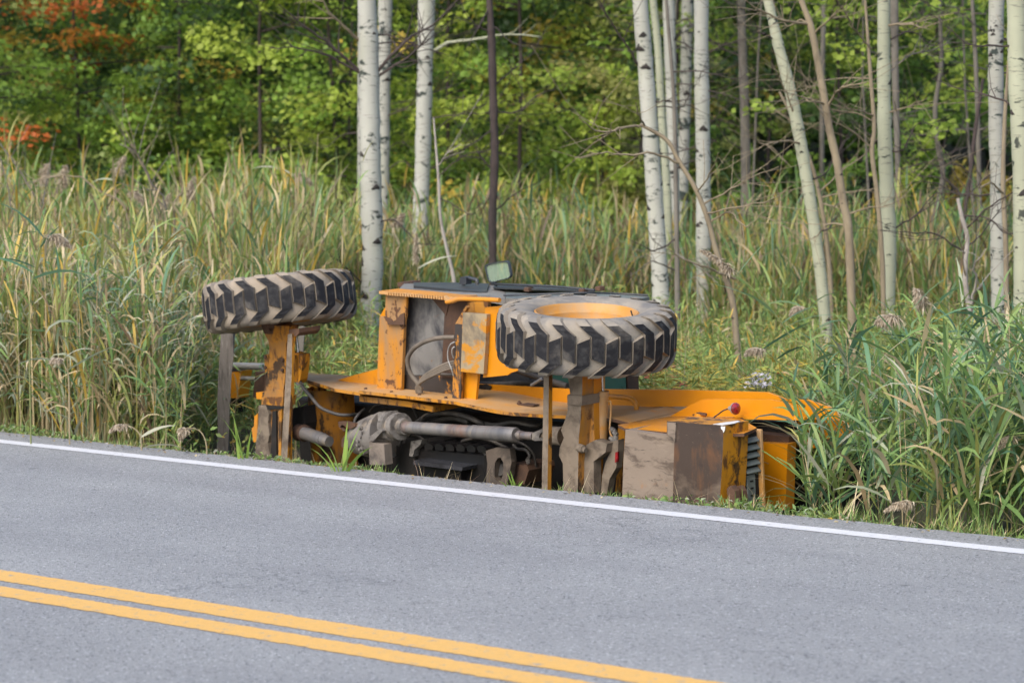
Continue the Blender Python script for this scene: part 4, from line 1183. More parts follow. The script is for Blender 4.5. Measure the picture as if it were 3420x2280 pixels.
s = Soup()
N = 900
ss = rng.uniform(-6.5, 6.5, N); oo = rng.normal(.01, .07, N)
oo = np.where(oo < -.22, -.05, oo)
xy = np.array([road_pt(a, b) for a, b in zip(ss, oo)])
zz = np.where(oo < 0, .004, ground_z(xy[:, 0], xy[:, 1]) + .012)
leaves(s, np.column_stack([xy, zz]), rng.normal(0, .25, (N, 3)) + np.array([0, 0, 1]), rng.uniform(.008, .028, N), choose([(STRAW, 3), ([(.16, .11, .07), (.22, .15, .09)], 3), ([(.24, .23, .22), (.34, .33, .31)], 3), (GOLD, 1)], N), .6)
tag(link_me('verge_litter', s.mesh('verge_litter'), M['grass']), 'dead leaf bits and grit along the asphalt edge', None, None, 'stuff')

# ------------------------------------------------------------------ trees of the grove
def knots_bm(bm, path, radii, n, slot):
    for _ in range(n):
        i = random.randrange(1, len(path) - 2)
        f = random.random()
        p = path[i].lerp(path[i + 1], f); r = lerp(radii[i], radii[i + 1], f)
        a = random.uniform(math.pi * 1.02, math.pi * 1.98)      # any side of the half that faces the road
        d = Vector((math.cos(a), math.sin(a), 0))
        g = bmesh.ops.create_uvsphere(bm, u_segments=8, v_segments=5, radius=1)
        s_ = r * random.choice((.16, .22, .3, .42, .6)); tl = random.uniform(-.5, .5)
        for v in g['verts']:
            t = Vector((-d.y, d.x, 0))
            w = v.co.copy()
            v.co = p + d * (math.sqrt(max(.2, 1 - (w.y * s_ * 1.3 / r) ** 2)) * r * .98 + w.x * r * .10) + t * (w.y * s_ * 1.3 * (1 - .45 * max(0, w.z))) + Vector((0, 0, (w.z * .7 - abs(w.y) * .45 + tl * w.y * .3) * s_ * random.uniform(.8, 1.1)))
        for v in g['verts']:
            for f_ in v.link_faces: f_.material_index = slot

crown_meshes = []
def high_crown(seed):
    s = Soup()
    n = 900
    th = rng.uniform(0, 6.28, n); rr = rng.uniform(.1, 1.3, n) ; z = rng.uniform(0, 3.2, n)
    rr *= np.sin(np.clip(z / 3.4, 0, 1) * np.pi * .9 + .2)
    leaves(s, np.stack([rr * np.cos(th), rr * np.sin(th), z], 1), rng.normal(0, 1, (n, 3)), rng.uniform(.05, .08, n), choose([(GREEN, 4), (OLIVE, 2), (GOLD, .5)], n), .9)
    return s.mesh('aspen_crown')
for i in range(3):
    me = high_crown(i); me.materials.append(M['leaf']); crown_meshes.append(me)

def limb(root, pts_local, r0, r1, mat, name='branch', twigs=0, wob=.0):
    p = smooth_path(pts_local, 4)
    n = len(p)
    p = [q + Vector((random.uniform(-wob, wob), random.uniform(-wob, wob), random.uniform(-wob, wob))) if 0 < i < n - 1 else q for i, q in enumerate(p)]
    rad = [lerp(r0, r1, i / (n - 1)) for i in range(n)]
    bm = tube_bm(p, rad, 6)
    for _ in range(int(twigs * 1.8)):
        i = random.randrange(n // 4, n - 1)
        d = (p[min(i + 1, n - 1)] - p[i - 1]).normalized()
        side = Vector((random.uniform(-1, 1), random.uniform(-.8, .8), random.uniform(-.6, .9)))
        L = random.uniform(.15, .4)
        q1 = p[i] + (d * .6 + side * .7) * L * .5
        q2 = p[i] + (d * .7 + side) * L + Vector((0, 0, random.uniform(-.08, .1)))
        tube_bm([p[i], q1, q2], [rad[i] * .6, rad[i] * .4, .0015], 5, bm)
    return link_bm(name, bm, mat, root, True, 60)

def grove_tree(name, label, cat, V, dist, mat, knots=10, limbs=(), crown=True, limbmat=None, topz=6.0, group=None, rough=.06, auto=None):
    if auto is None: auto = {'tree': 3, 'sapling': 3, 'dead tree': 4}.get(cat, 2)
    """V: list of (x, y, width) in overview pixels from the top down, measured at dist; limbs: lists of (x, y) from the trunk outwards"""
    px = 1024 / 2352 / F * dist
    pts = [(at('V', x, y, dist), w * px / 2) for x, y, w in V]
    pts = pts[::-1]
    # carry to the ground and above the picture
    b, rb = pts[0]
    gz = float(ground_z(b.x, b.y))
    d = (pts[0][0] - pts[1][0]); 
    if b.z > gz:
        k = (b.z - gz) / max(.05, -d.z) if d.z < 0 else 0
        k = min(k, 3)
        pts.insert(0, (Vector((b.x + d.x * k * .5, dist, gz - .05)), rb * 1.12))
    else:
        pts.insert(0, (Vector((b.x, dist, b.z - .1)), rb * 1.1))
    t, rt = pts[-1]
    d = (pts[-1][0] - pts[-2][0]).normalized()
    if topz > t.z + .3:
        e = t + d * ((topz - t.z) / max(.3, d.z))
        pts.append((t.lerp(e, .5), rt * .85)); pts.append((e, rt * .45))
    root = empty(name, (pts[0][0].x, dist, gz))
    tag(root, label, cat, group)
    loc = root.location
    cp = smooth_path([p - loc for p, _ in pts], 7)
    n = len(cp)
    rr = []
    for i in range(n):
        f = i / (n - 1) * (len(pts) - 1); k = min(int(f), len(pts) - 2)
        rr.append(lerp(pts[k][1], pts[k + 1][1], f - k))
    rr = [r * (1 + random.uniform(-rough, rough)) for r in rr]
    bm = tube_bm(cp, rr, 14)
    nk = len(bm.faces)
    if knots: knots_bm(bm, cp, rr, knots, 1)
    link_bm('trunk', bm, [mat, M['knot']], root, True, 60)
    for L in limbs:
        o = L[0] if isinstance(L[0], dict) else {}
        q = L[1:] if o else L
        dy = o.get('dy', -.3)
        m = len(q)
        lp = [at('V', x, y, dist + dy * i / (m - 1)) - loc for i, (x, y) in enumerate(q)]
        r0 = o.get('w', 8) * px / 2
        limb(root, lp, r0, max(.002, r0 * .3), o.get('mat', limbmat or mat), 'branch', o.get('twigs', 4), .006)
    for _ in range(auto):
        zi = [i for i in range(2, n - 2) if .9 < cp[i].z + gz < 3.6]
        if not zi: break
        i = random.choice(zi)
        a = random.choice((0, math.pi)) + random.uniform(-.8, .8)
        Lb = random.uniform(.25, .7); up = random.uniform(-.25, .75)
        dv = Vector((math.cos(a), math.sin(a) * .7, up)).normalized()
        pts_b = [cp[i], cp[i] + dv * Lb * .35 + Vector((0, 0, random.uniform(-.06, .06))), cp[i] + dv * Lb * .7 + Vector((random.uniform(-.06, .06), 0, random.uniform(-.1, .1))), cp[i] + dv * Lb + Vector((0, 0, random.uniform(-.05, .15)))]
        limb(root, pts_b, min(.007, rr[i] * .45), .0016, limbmat or (M['darkbark'] if mat not in (M['tanbark'],) else mat), 'branch', 4, .006)
    if crown:
        c = bpy.data.objects.new('crown', random.choice(crown_meshes))
        COL.objects.link(c); c.parent = root
        c.location = cp[-1] - Vector((0, 0, 1.4)); c.rotation_euler = (0, 0, random.uniform(0, 6.28))
    return root

DK = M['darkbark']; TB = M['tanbark']
GA = 'pale aspens standing in the reeds'
grove_tree('aspen_tree', 'stoutest white aspen, just right of the raised left tyre, with black bare limbs', 'tree',
    [(843, 0, 44), (847, 130, 46), (850, 300, 48), (853, 450, 48), (856, 600, 48), (852, 680, 48), (848, 790, 50), (845, 850, 52)], 20.5, M['aspen'], 16,
    [[{'w': 8, 'mat': DK, 'twigs': 6}, (828, 165), (760, 105), (700, 60), (640, 10)], [{'w': 7, 'mat': DK, 'twigs': 5}, (832, 170), (760, 130), (690, 110), (620, 110)],
     [{'w': 8, 'mat': DK, 'twigs': 5}, (866, 165), (930, 95), (1010, 45), (1060, -10)], [{'w': 7, 'mat': DK, 'twigs': 5}, (868, 175), (950, 120), (1000, 60)],
     [{'w': 9, 'mat': TB, 'twigs': 2}, (828, 95), (790, 60), (755, 25), (730, -20)], [{'w': 5, 'mat': DK, 'twigs': 4}, (832, 650), (780, 600), (720, 560)]], group=GA)
grove_tree('aspen_tree', 'dark scarred aspen close behind the stoutest white aspen', 'tree', [(885, 0, 32), (884, 100, 30), (882, 250, 28), (881, 420, 26), (880, 520, 26)], 24.5, M['aspendark'], 14,
    [[{'w': 5, 'mat': DK}, (890, 150), (960, 90), (1050, 40)], [{'w': 4, 'mat': DK}, (880, 270), (930, 250), (970, 225)]], group=GA)
grove_tree('aspen_tree', 'thin aspen stem half hidden left of the stoutest white aspen', 'tree', [(826, 180, 9), (826, 350, 10), (827, 550, 11)], 25.5, M['aspendark'], 4, (), group=GA, topz=5)
grove_tree('aspen_tree', 'white aspen with black scars standing between the stoutest aspen and the dark dead trunk', 'tree', [(980, 0, 38), (977, 120, 36), (974, 250, 36), (970, 400, 36), (966, 500, 36)], 24, M['aspen'], 14,
    [[{'w': 9, 'mat': M['aspengreen'], 'twigs': 3, 'dy': -.8}, (996, 118), (1030, 98), (1080, 92), (1160, 80), (1240, 84)], [{'w': 5, 'mat': DK, 'twigs': 6}, (962, 145), (930, 130), (900, 110)],
     [{'w': 4, 'mat': DK, 'twigs': 4}, (990, 270), (1060, 260), (1120, 235)]], group=GA)
grove_tree('dead_tree', 'slim dark dead trunk rising behind the mirror', 'dead tree', [(1124, 0, 16), (1129, 90, 19), (1132, 200, 18), (1136, 330, 20), (1134, 420, 20), (1131, 500, 19), (1132, 600, 18), (1133, 680, 18)], 21.5, DK, 4,
    [[{'w': 4, 'twigs': 3}, (1122, 20), (1095, 70), (1070, 110)], [{'w': 4, 'twigs': 4}, (1126, 300), (1070, 340), (1000, 375)], [{'w': 4, 'twigs': 3}, (1140, 480), (1190, 440), (1240, 420)], [{'w': 3, 'twigs': 3}, (1134, 60), (1180, 100), (1250, 110)]], crown=False, rough=.12)
grove_tree('dead_sapling', 'thin crooked bleached sapling left of the dark dead trunk', 'sapling', [(996, 270, 4), (1004, 370, 6), (1008, 420, 7), (1012, 500, 7), (1026, 570, 8), (1042, 640, 9), (1046, 720, 9)], 19.5, M['deadwood'], 2,
    [[{'w': 3, 'twigs': 3}, (1006, 380), (1030, 350), (1060, 330)]], crown=False, topz=0)
grove_tree('aspen_tree', 'white aspen leaning left at the front of the four-stem cluster right of centre', 'tree', [(1470, 0, 36), (1480, 120, 37), (1490, 250, 38), (1498, 370, 39), (1507, 500, 39), (1516, 640, 40), (1520, 740, 40)], 20.5, M['aspen'], 14,
    [[{'w': 6, 'mat': DK, 'twigs': 4}, (1470, 155), (1430, 90), (1395, 35), (1370, -20)]], group=GA)
grove_tree('aspen_tree', 'slender aspen directly behind the leaning front aspen of the cluster', 'tree', [(1500, 0, 17), (1512, 120, 18), (1521, 280, 18), (1531, 420, 19), (1536, 560, 20)], 23, M['aspengreen'], 6, (), group=GA)
grove_tree('aspen_tree', 'grey white aspen third from the left in the cluster', 'tree', [(1536, 0, 28), (1540, 150, 27), (1545, 300, 26), (1548, 430, 26), (1547, 560, 26)], 24, M['aspen'], 10, [[{'w': 4, 'mat': DK}, (1548, 90), (1590, 110), (1640, 140)]], group=GA)
grove_tree('aspen_tree', 'black-spotted aspen behind the straight white trunk of the cluster', 'tree', [(1579, 0, 28), (1576, 150, 27), (1572, 300, 26), (1568, 430, 26), (1566, 560, 26)], 25.5, M['aspendark'], 14, (), group=GA)
grove_tree('sapling', 'thin purplish brown stem in front of the aspen cluster', 'sapling', [(1535, 60, 8), (1546, 200, 9), (1551, 330, 10), (1553, 470, 11), (1555, 600, 12), (1556, 720, 13), (1556, 860, 13)], 19.5, M['greybark'], 3,
    [[{'w': 4, 'twigs': 4}, (1552, 580), (1600, 610), (1650, 650)], [{'w': 4, 'twigs': 4}, (1552, 620), (1500, 600), (1450, 630)]], crown=False, topz=4)
grove_tree('aspen_tree', 'straight bright white aspen at the right side of the cluster', 'tree', [(1611, 0, 33), (1611, 130, 33), (1614, 300, 34), (1616, 450, 34), (1616, 600, 35), (1617, 760, 36), (1617, 800, 36)], 21.5, M['aspen'], 12,
    [[{'w': 3, 'mat': DK, 'twigs': 4}, (1620, 205), (1660, 215), (1720, 240)]], group=GA)
grove_tree('aspen_tree', 'greyish brown trunk alone between the cluster and the leaning pale trunk', 'tree', [(1702, 0, 20), (1706, 130, 21), (1711, 280, 22), (1713, 430, 23), (1711, 560, 25)], 24.5, M['greybark'], 8,
    [[{'w': 6, 'mat': TB, 'twigs': 6, 'dy': -.6}, (1722, 250), (1760, 248), (1800, 265), (1830, 300)]], group=GA, rough=.07)
grove_tree('aspen_tree', 'pale greenish trunk leaning strongly to the left, right of the grey trunk', 'tree', [(1764, 0, 24), (1787, 100, 26), (1812, 195, 27), (1834, 300, 28), (1851, 400, 28), (1869, 510, 28), (1884, 620, 28), (1894, 720, 28), (1900, 800, 28)], 19, M['aspengreen'], 10,
    [[{'w': 6, 'mat': TB, 'twigs': 7, 'dy': -.5}, (1845, 330), (1800, 322), (1750, 330), (1720, 300)], [{'w': 5, 'mat': TB, 'twigs': 5}, (1826, 270), (1800, 200), (1770, 140)]], group=GA)
grove_tree('sapling', 'crooked tan brown sapling whose bare limbs cross the leaning pale trunk', 'sapling', [(1836, -10, 12), (1862, 60, 16), (1880, 150, 17), (1896, 240, 18), (1906, 300, 18), (1922, 370, 19), (1936, 460, 19), (1948, 520, 20), (1954, 640, 20), (1958, 800, 20)], 18, TB, 6,
    [[{'w': 7, 'twigs': 6}, (1858, 55), (1800, 45), (1740, 20), (1700, -10)], [{'w': 7, 'twigs': 5}, (1904, 245), (1920, 210), (1950, 195), (1990, 190)], [{'w': 6, 'twigs': 6}, (1896, 240), (1850, 225), (1800, 210)], [{'w': 5, 'twigs': 5}, (1868, 80), (1920, 30), (1960, -10)]], crown=False, topz=3.4)
grove_tree('sapling', 'thin brown stem running down beside the leaning pale trunk', 'sapling', [(1790, 210, 6), (1830, 290, 8), (1868, 390, 9), (1888, 480, 10), (1902, 580, 11), (1910, 700, 12), (1912, 800, 12)], 19.8, TB, 2, (), crown=False, topz=0)
grove_tree('young_tree', 'dark grey straight stem far behind the crooked tan sapling', 'tree', [(1893, 0, 12), (1889, 150, 12), (1888, 300, 12), (1887, 430, 12)], 28, M['greybark'], 3, ())
grove_tree('aspen_tree', 'greenish white aspen standing among plumed reeds in the right half', 'tree', [(2030, 0, 29), (2030, 150, 31), (2032, 300, 33), (2038, 450, 34), (2042, 560, 34), (2040, 680, 34), (2038, 800, 34)], 18.5, M['aspengreen'], 12,
    [[{'w': 7, 'mat': TB, 'twigs': 5}, (2034, 60), (2070, 55), (2110, 60), (2125, 65)], [{'w': 5, 'mat': TB, 'twigs': 4}, (2036, 260), (2080, 245), (2130, 225)], [{'w': 5, 'mat': M['greybark'], 'twigs': 5, 'dy': .4}, (2040, 170), (2080, 130), (2150, 112), (2190, 85)]], group=GA)
grove_tree('young_tree', 'shadowed grey stem right behind the greenish white aspen', 'tree', [(2054, 0, 20), (2056, 150, 17), (2060, 300, 14), (2064, 450, 13), (2066, 540, 12)], 22, M['greybark'], 4, ())
grove_tree('sapling', 'thin tan stem leaning against the greenish white aspen', 'sapling', [(1990, 40, 7), (2000, 180, 9), (2008, 290, 10), (2003, 350, 11), (2014, 440, 11), (2024, 560, 12), (2028, 640, 12), (2030, 780, 12)], 18.2, TB, 3, [[{'w': 5, 'twigs': 5}, (2000, 110), (1960, 60), (1930, 10)], [{'w': 5, 'twigs': 4}, (2008, 265), (1960, 250), (1920, 240)]], crown=False, topz=3.2)
grove_tree('young_tree', 'wavy thin grey green trunk in the dark gap right of the greenish aspen', 'tree', [(2160, 60, 9), (2162, 150, 10), (2148, 250, 11), (2155, 340, 12), (2166, 390, 13), (2158, 450, 12), (2140, 520, 11), (2134, 580, 11)], 23, M['greybark'], 3, [[{'w': 4, 'twigs': 3}, (2166, 385), (2200, 360), (2240, 340)]], crown=False, topz=4)
grove_tree('young_tree', 'thin stem with a few leaves left of the far right pair of aspens', 'tree', [(2233, 0, 9), (2240, 120, 10), (2245, 250, 11), (2248, 380, 11), (2250, 500, 11)], 22, M['greybark'], 3, [[{'w': 4, 'twigs': 4}, (2246, 300), (2280, 290), (2310, 300)], [{'w': 4, 'twigs': 4}, (2240, 60), (2200, 20), (2160, 10)]], crown=False, topz=4)
grove_tree('sapling', 'dark leaning stem behind the bleached dead snag', 'sapling', [(2258, 180, 7), (2240, 300, 9), (2228, 400, 10), (2215, 500, 10), (2210, 600, 10)], 21, DK, 2, (), crown=False, topz=0)
grove_tree('aspen_tree', 'white black-scarred aspen, left one of the pair at the right edge', 'tree', [(2289, 0, 36), (2287, 80, 36), (2288, 250, 36), (2291, 400, 36), (2293, 560, 37), (2295, 700, 38), (2297, 830, 38)], 18.5, M['aspendark'], 14, [[{'w': 4, 'mat': DK, 'twigs': 4}, (2276, 400), (2250, 420), (2230, 440)]], group=GA)
grove_tree('sapling', 'thin tan stem in front of the pair of aspens at the right edge', 'sapling', [(2316, 150, 7), (2308, 270, 9), (2304, 420, 11), (2310, 560, 12), (2312, 680, 12), (2316, 830, 12)], 17.8, TB, 3, [[{'w': 6, 'twigs': 3}, (2306, 445), (2275, 420), (2250, 430), (2270, 390)]], crown=False, topz=2.6)
grove_tree('aspen_tree', 'creamy green aspen cut by the right edge of the view', 'tree', [(2335, 0, 46), (2338, 150, 46), (2346, 330, 46), (2350, 520, 46), (2350, 700, 46), (2350, 900, 48)], 16.5, M['aspengreen'], 12, (), group=GA)
grove_tree('dead_snag', 'short bleached snag with forked tips among the reeds at right', 'dead tree', [(2200, 455, 8), (2210, 500, 10), (2222, 545, 11), (2218, 600, 11), (2218, 660, 12), (2232, 730, 13), (2240, 800, 14)], 17, M['deadwood'], 2,
    [[{'w': 8, 'twigs': 2}, (2234, 730), (2232, 690), (2242, 640), (2238, 610), (2265, 570)], [{'w': 7, 'twigs': 1}, (2240, 668), (2260, 650)], [{'w': 4, 'twigs': 2, 'mat': TB}, (2220, 640), (2205, 560), (2195, 520)]], crown=False, topz=0)
grove_tree('dead_sapling', 'tan dead sapling leaning over the right tyre with two long bare limbs', 'sapling', [(1470, 285, 7), (1530, 320, 10), (1560, 370, 10), (1596, 430, 11), (1625, 500, 12), (1645, 575, 13), (1668, 640, 14), (1684, 700, 15), (1692, 780, 15), (1698, 860, 16), (1702, 920, 16)], 16.2, TB, 3,
    [[{'w': 7, 'twigs': 5}, (1475, 288), (1440, 290), (1400, 300), (1360, 295), (1330, 270)], [{'w': 6, 'twigs': 4}, (1565, 375), (1500, 352), (1440, 355), (1380, 350), (1320, 362)], [{'w': 5, 'twigs': 2}, (1480, 288), (1465, 260), (1460, 235)],
     [{'w': 7, 'twigs': 4}, (1688, 640), (1640, 620), (1580, 600), (1530, 570)], [{'w': 4, 'twigs': 3}, (1600, 440), (1630, 400), (1650, 350)]], crown=False, topz=0)

# ------------------------------------------------------------------ forest edge: separate trees in front, the mass of the wood behind
MAPLE = [(.20, .32, .05), (.24, .37, .06), (.28, .39, .065), (.17, .28, .055)]
LIME = [(.34, .43, .065), (.38, .46, .075), (.30, .40, .06)]
DEEP = [(.065, .12, .032), (.08, .14, .038), (.06, .115, .04)]
AUT = [(.60, .22, .035), (.62, .28, .045), (.55, .15, .035)]
AMB = [(.48, .36, .065), (.42, .34, .07)]

def branch_tree(soup, wood, x, y, z0, z1, spread, nb, per, pals, lsize=(.025, .085), trunk_r=.022, zg=None, flat=.06):
    zg = float(ground_z(x, y)) if zg is None else zg
    wood.append(((x, y, zg), (x + random.uniform(-.25, .25), y + random.uniform(-.2, .2), zg + z1), trunk_r))
    hs = rng.uniform(z0, z1, nb)
    az = rng.uniform(0, 2 * np.pi, nb)
    # more limbs on the open side, toward the light of the road
    flip = (np.sin(az) > 0) & (rng.uniform(0, 1, nb) < .55)
    az = np.where(flip, -az, az)
    Lb = spread * rng.uniform(.45, 1.0, nb) * np.clip(1.25 - .5 * (hs - z0) / max(.1, z1 - z0), .5, 1.2)
    bc = choose(pals, nb)
    t = rng.uniform(.25, 1.0, (nb, per)) ** .8
    lat = rng.normal(0, 1, (nb, per)) * (.10 + .22 * (1.05 - t)) * spread * .8
    ca, sa = np.cos(az)[:, None], np.sin(az)[:, None]
    r = Lb[:, None] * t
    up = rng.uniform(.0, .35, nb)[:, None]
    px = x + ca * r - sa * lat; py = y + sa * r + ca * lat
    pz = zg + hs[:, None] + r * up - (r ** 2) * .18 + rng.normal(0, flat, (nb, per))
    c = np.stack([px, py, pz], -1).reshape(-1, 3)
    n = rng.normal(0, .42, (nb * per, 3)) + np.array([0, 0, .75])
    n[:, 0] += np.repeat(np.cos(az), per) * .35; n[:, 1] += np.repeat(np.sin(az), per) * .35
    col = np.repeat(bc, per, axis=0) * (1 + rng.uniform(-.22, .22, (nb * per, 1)))
    leaves(soup, c, n, rng.uniform(*lsize, nb * per), col, .85)
    return list(zip(hs, az, Lb, up[:, 0]))

def wood_bm(wood, seg=6):
    bm = bmesh.new()
    for a, b, r in wood:
        a, b = Vector(a), Vector(b)
        m = a.lerp(b, .5) + Vector((random.uniform(-.08, .08), random.uniform(-.08, .08), 0))
        tube_bm([a, m, b], [r, r * .8, r * .4], seg, bm, False)
    return bm

EDGE = [  # x/y slope in the view, distance, z0, z1, spread, limbs, palettes, label
    (-.185, 29.0, .9, 5.5, 1.25, 64, [(OLIVE, 3), (MAPLE, 4), (AUT, 1.1), (AMB, 1.2)], 'yellowing maple with orange sprays at the left end of the forest edge'),
    (-.150, 30.5, 1.0, 5.5, 1.2, 60, [(AUT, 1.5), (AMB, 1.6), (DEEP, 2.8), (MAPLE, 3)], 'maple with the brightest orange leaves, second in the forest edge'),
    (-.118, 29.5, .9, 5.0, 1.15, 52, [(DEEP, 2), (MAPLE, 4), (AMB, .6)], 'deep green young maple between the orange maple and the bright green one'),
    (-.088, 28.4, .3, 5.5, 1.25, 66, [(MAPLE, 5), (LIME, 2), (AMB, .2)], 'bright green layered maple in the left part of the forest edge'),
    (-.058, 28.0, .2, 5.5, 1.2, 62, [(MAPLE, 5), (LIME, 3), (AMB, .5)], 'fresh green maple whose low boughs reach the reeds left of the stoutest aspen'),
    (-.022, 28.6, .2, 5.5, 1.15, 56, [(LIME, 3), (MAPLE, 4), (AUT, .12), (AMB, .6)], 'green shrub tree glimpsed between the stoutest aspen and the scarred one'),
    (.002, 27.6, .1, 5.0, 1.2, 66, [(LIME, 6), (MAPLE, 2), (AMB, 1)], 'lime green bushy tree behind the dark dead trunk'),
    (.030, 28.2, .1, 4.6, 1.25, 66, [(LIME, 4), (OLIVE, 4), (AMB, 1.2)], 'olive and lime bush right of the dark dead trunk'),
    (.055, 29.5, .9, 5.5, 1.1, 50, [(OLIVE, 3), (MAPLE, 3), (DEEP, 3), (AMB, .7)], 'thinning green tree left of the aspen cluster'),
    (.088, 31.0, 1.8, 5.5, 1.1, 44, [(DEEP, 3), (MAPLE, 3), (LIME, 1)], 'dark green tree behind the straight white aspen'),
    (.118, 30.0, 1.75, 5.5, 1.15, 46, [(MAPLE, 4), (LIME, 2.4), (DEEP, 2)], 'green tree with hanging boughs above the leaning pale trunk'),
    (.150, 30.5, 1.7, 5.5, 1.15, 46, [(LIME, 2), (MAPLE, 4), (DEEP, 2)], 'green tree above the dark gap right of the greenish white aspen'),
    (.045, 27.0, .1, 2.3, .8, 34, [(OLIVE, 4), (LIME, 3), (AMB, .8)], 'twiggy olive shrub between the dark dead trunk and the aspen cluster'),
    (.072, 27.5, .1, 1.7, .7, 26, [(MAPLE, 3), (DEEP, 2), (OLIVE, 1)], 'low green shrub seen through the aspen cluster'),
    (.105, 27.8, .1, 1.5, .7, 24, [(DEEP, 3), (MAPLE, 2), (AMB, .3)], 'low dark shrub between the grey trunk and the leaning pale trunk'),
    (.138, 27.2, .2, 1.9, .6, 22, [(MAPLE, 4), (LIME, 2)], 'green shrub low between the crooked tan sapling and the greenish white aspen'),
    (.163, 27.5, .2, 1.35, .55, 22, [(AMB, 4), (GOLD, 2), (LIME, 1.5)], 'small golden shrub glowing in the dark gap near the wavy trunk'),
    (.186, 29.5, 1.4, 5.5, 1.15, 50, [(LIME, 2), (OLIVE, 3), (MAPLE, 3)], 'olive green tree behind the pair of aspens at the right edge'),
]
for (sl, D_, z0, z1, spd, nb, pals, label) in EDGE:
    s = Soup(); wd = []
    x = sl * D_
    br = branch_tree(s, wd, x, D_, z0, z1, spd, nb, 120, pals)
    gz = float(ground_z(x, D_))
    root = empty('maple_tree' if z1 > 2 else 'shrub', (x, D_, gz))
    tag(root, label, 'tree' if z1 > 2 else 'shrub', 'trees along the forest edge')
    bm = wood_bm(wd, 8)
    for h, a, L, up in br[::2]:
        p0 = Vector((x, D_, gz + h)); 
        p1 = p0 + Vector((math.cos(a) * L * .5, math.sin(a) * L * .5, L * .5 * up - .18 * (L * .5) ** 2)); p2 = p0 + Vector((math.cos(a) * L, math.sin(a) * L, L * up - .18 * L * L))
        tube_bm([p0, p1, p2], [.012, .008, .003], 5, bm, False)
    for v in bm.verts: v.co -= Vector((x, D_, gz))
    link_bm('trunk', bm, M['darkbark'], root, True)
    me = s.mesh('crown')
    o = link_me('crown', me, M['leaf'], root)
    o.location = (-x, -D_, -gz)
for (sl, D_, z0, z1, spd, nb, label) in ((.083, 24.5, 2.0, 4.6, .75, 20, 'leafy thin sapling hanging over the gap left of the leaning pale trunk'), (.128, 24.0, 1.75, 4.4, .8, 22, 'leafy sapling whose sparse boughs cross the greenish white aspen'),
                                    (.166, 22.5, 1.75, 4.2, .7, 20, 'leafy sapling with round leaves left of the pair at the right edge'), (.055, 25.5, 1.9, 4.6, .7, 18, 'leafy sapling left of the aspen cluster at the top')):
    s = Soup(); wd = []
    x = sl * D_
    br = branch_tree(s, wd, x, D_, z0, z1, spd, nb, 34, [(LIME, 3), (MAPLE, 3), (OLIVE, 1)], (.045, .085), .012)
    gz = float(ground_z(x, D_))
    root = empty('young_tree', (x, D_, gz)); tag(root, label, 'tree')
    bm = wood_bm(wd, 8)
    for h, a, L, up in br:
        p0 = Vector((x, D_, gz + h))
        tube_bm([p0, p0 + Vector((math.cos(a) * L * .5, math.sin(a) * L * .5, L * .5 * up - .18 * (L * .5) ** 2)), p0 + Vector((math.cos(a) * L, math.sin(a) * L, L * up - .18 * L * L))], [.008, .005, .002], 5, bm, False)
    for v in bm.verts: v.co -= Vector((x, D_, gz))
    link_bm('trunk', bm, M['greybark'], root, True)
    o = link_me('crown', s.mesh('crown'), M['leaf'], root); o.location = (-x, -D_, -gz)
# the wood behind, one mass
s = Soup(); wd = []
for i in range(46):
    y = rng.uniform(28.5, 34); x = rng.uniform(-.22, .06) * y
    branch_tree(s, wd, x, y, .1, float(rng.uniform(1.3, 2.6)), .9, 26, 60, [(MAPLE, 4), (LIME, 2), (DEEP, 2), (OLIVE, 1.5)], (.03, .085), .008)
for i in range(95):
    y = rng.uniform(31.5, 50); x = rng.uniform(-.24, .24) * y
    right = x / y > .06
    pal = [(DEEP, 4), (MAPLE, 3), (LIME, 1)] if rng.uniform() < .7 else [(DEEP, 3), (OLIVE, 3), (AMB, .5)]
    if x / y < -.135 and rng.uniform() < .4: pal = [(DEEP, 4), (AMB, 1.2), (AUT, .5), (MAPLE, 2)]
    branch_tree(s, wd, x, y, 1.9 if right else .9, 7.5, 1.5, 52, 84, pal, (.045, .11), float(rng.uniform(.008, .022)))
for i in range(70):
    y = rng.uniform(46, 62); x = rng.uniform(-.26, .26) * y
    branch_tree(s, wd, x, y, 1.6 if x / y > .06 else .4, 9.5, 2.2, 40, 40, [(DEEP, 4), (MAPLE, 2)], (.14, .26), .05)
wo = tag(link_me('forest', s.mesh('forest'), M['leaf']), 'dense mixed wood behind the forest edge', None, None, 'stuff')
link_bm('forest_trunks', wood_bm(wd), M['darkbark'], wo, True)
tag(wo.children[0], None, None, None, 'stuff')

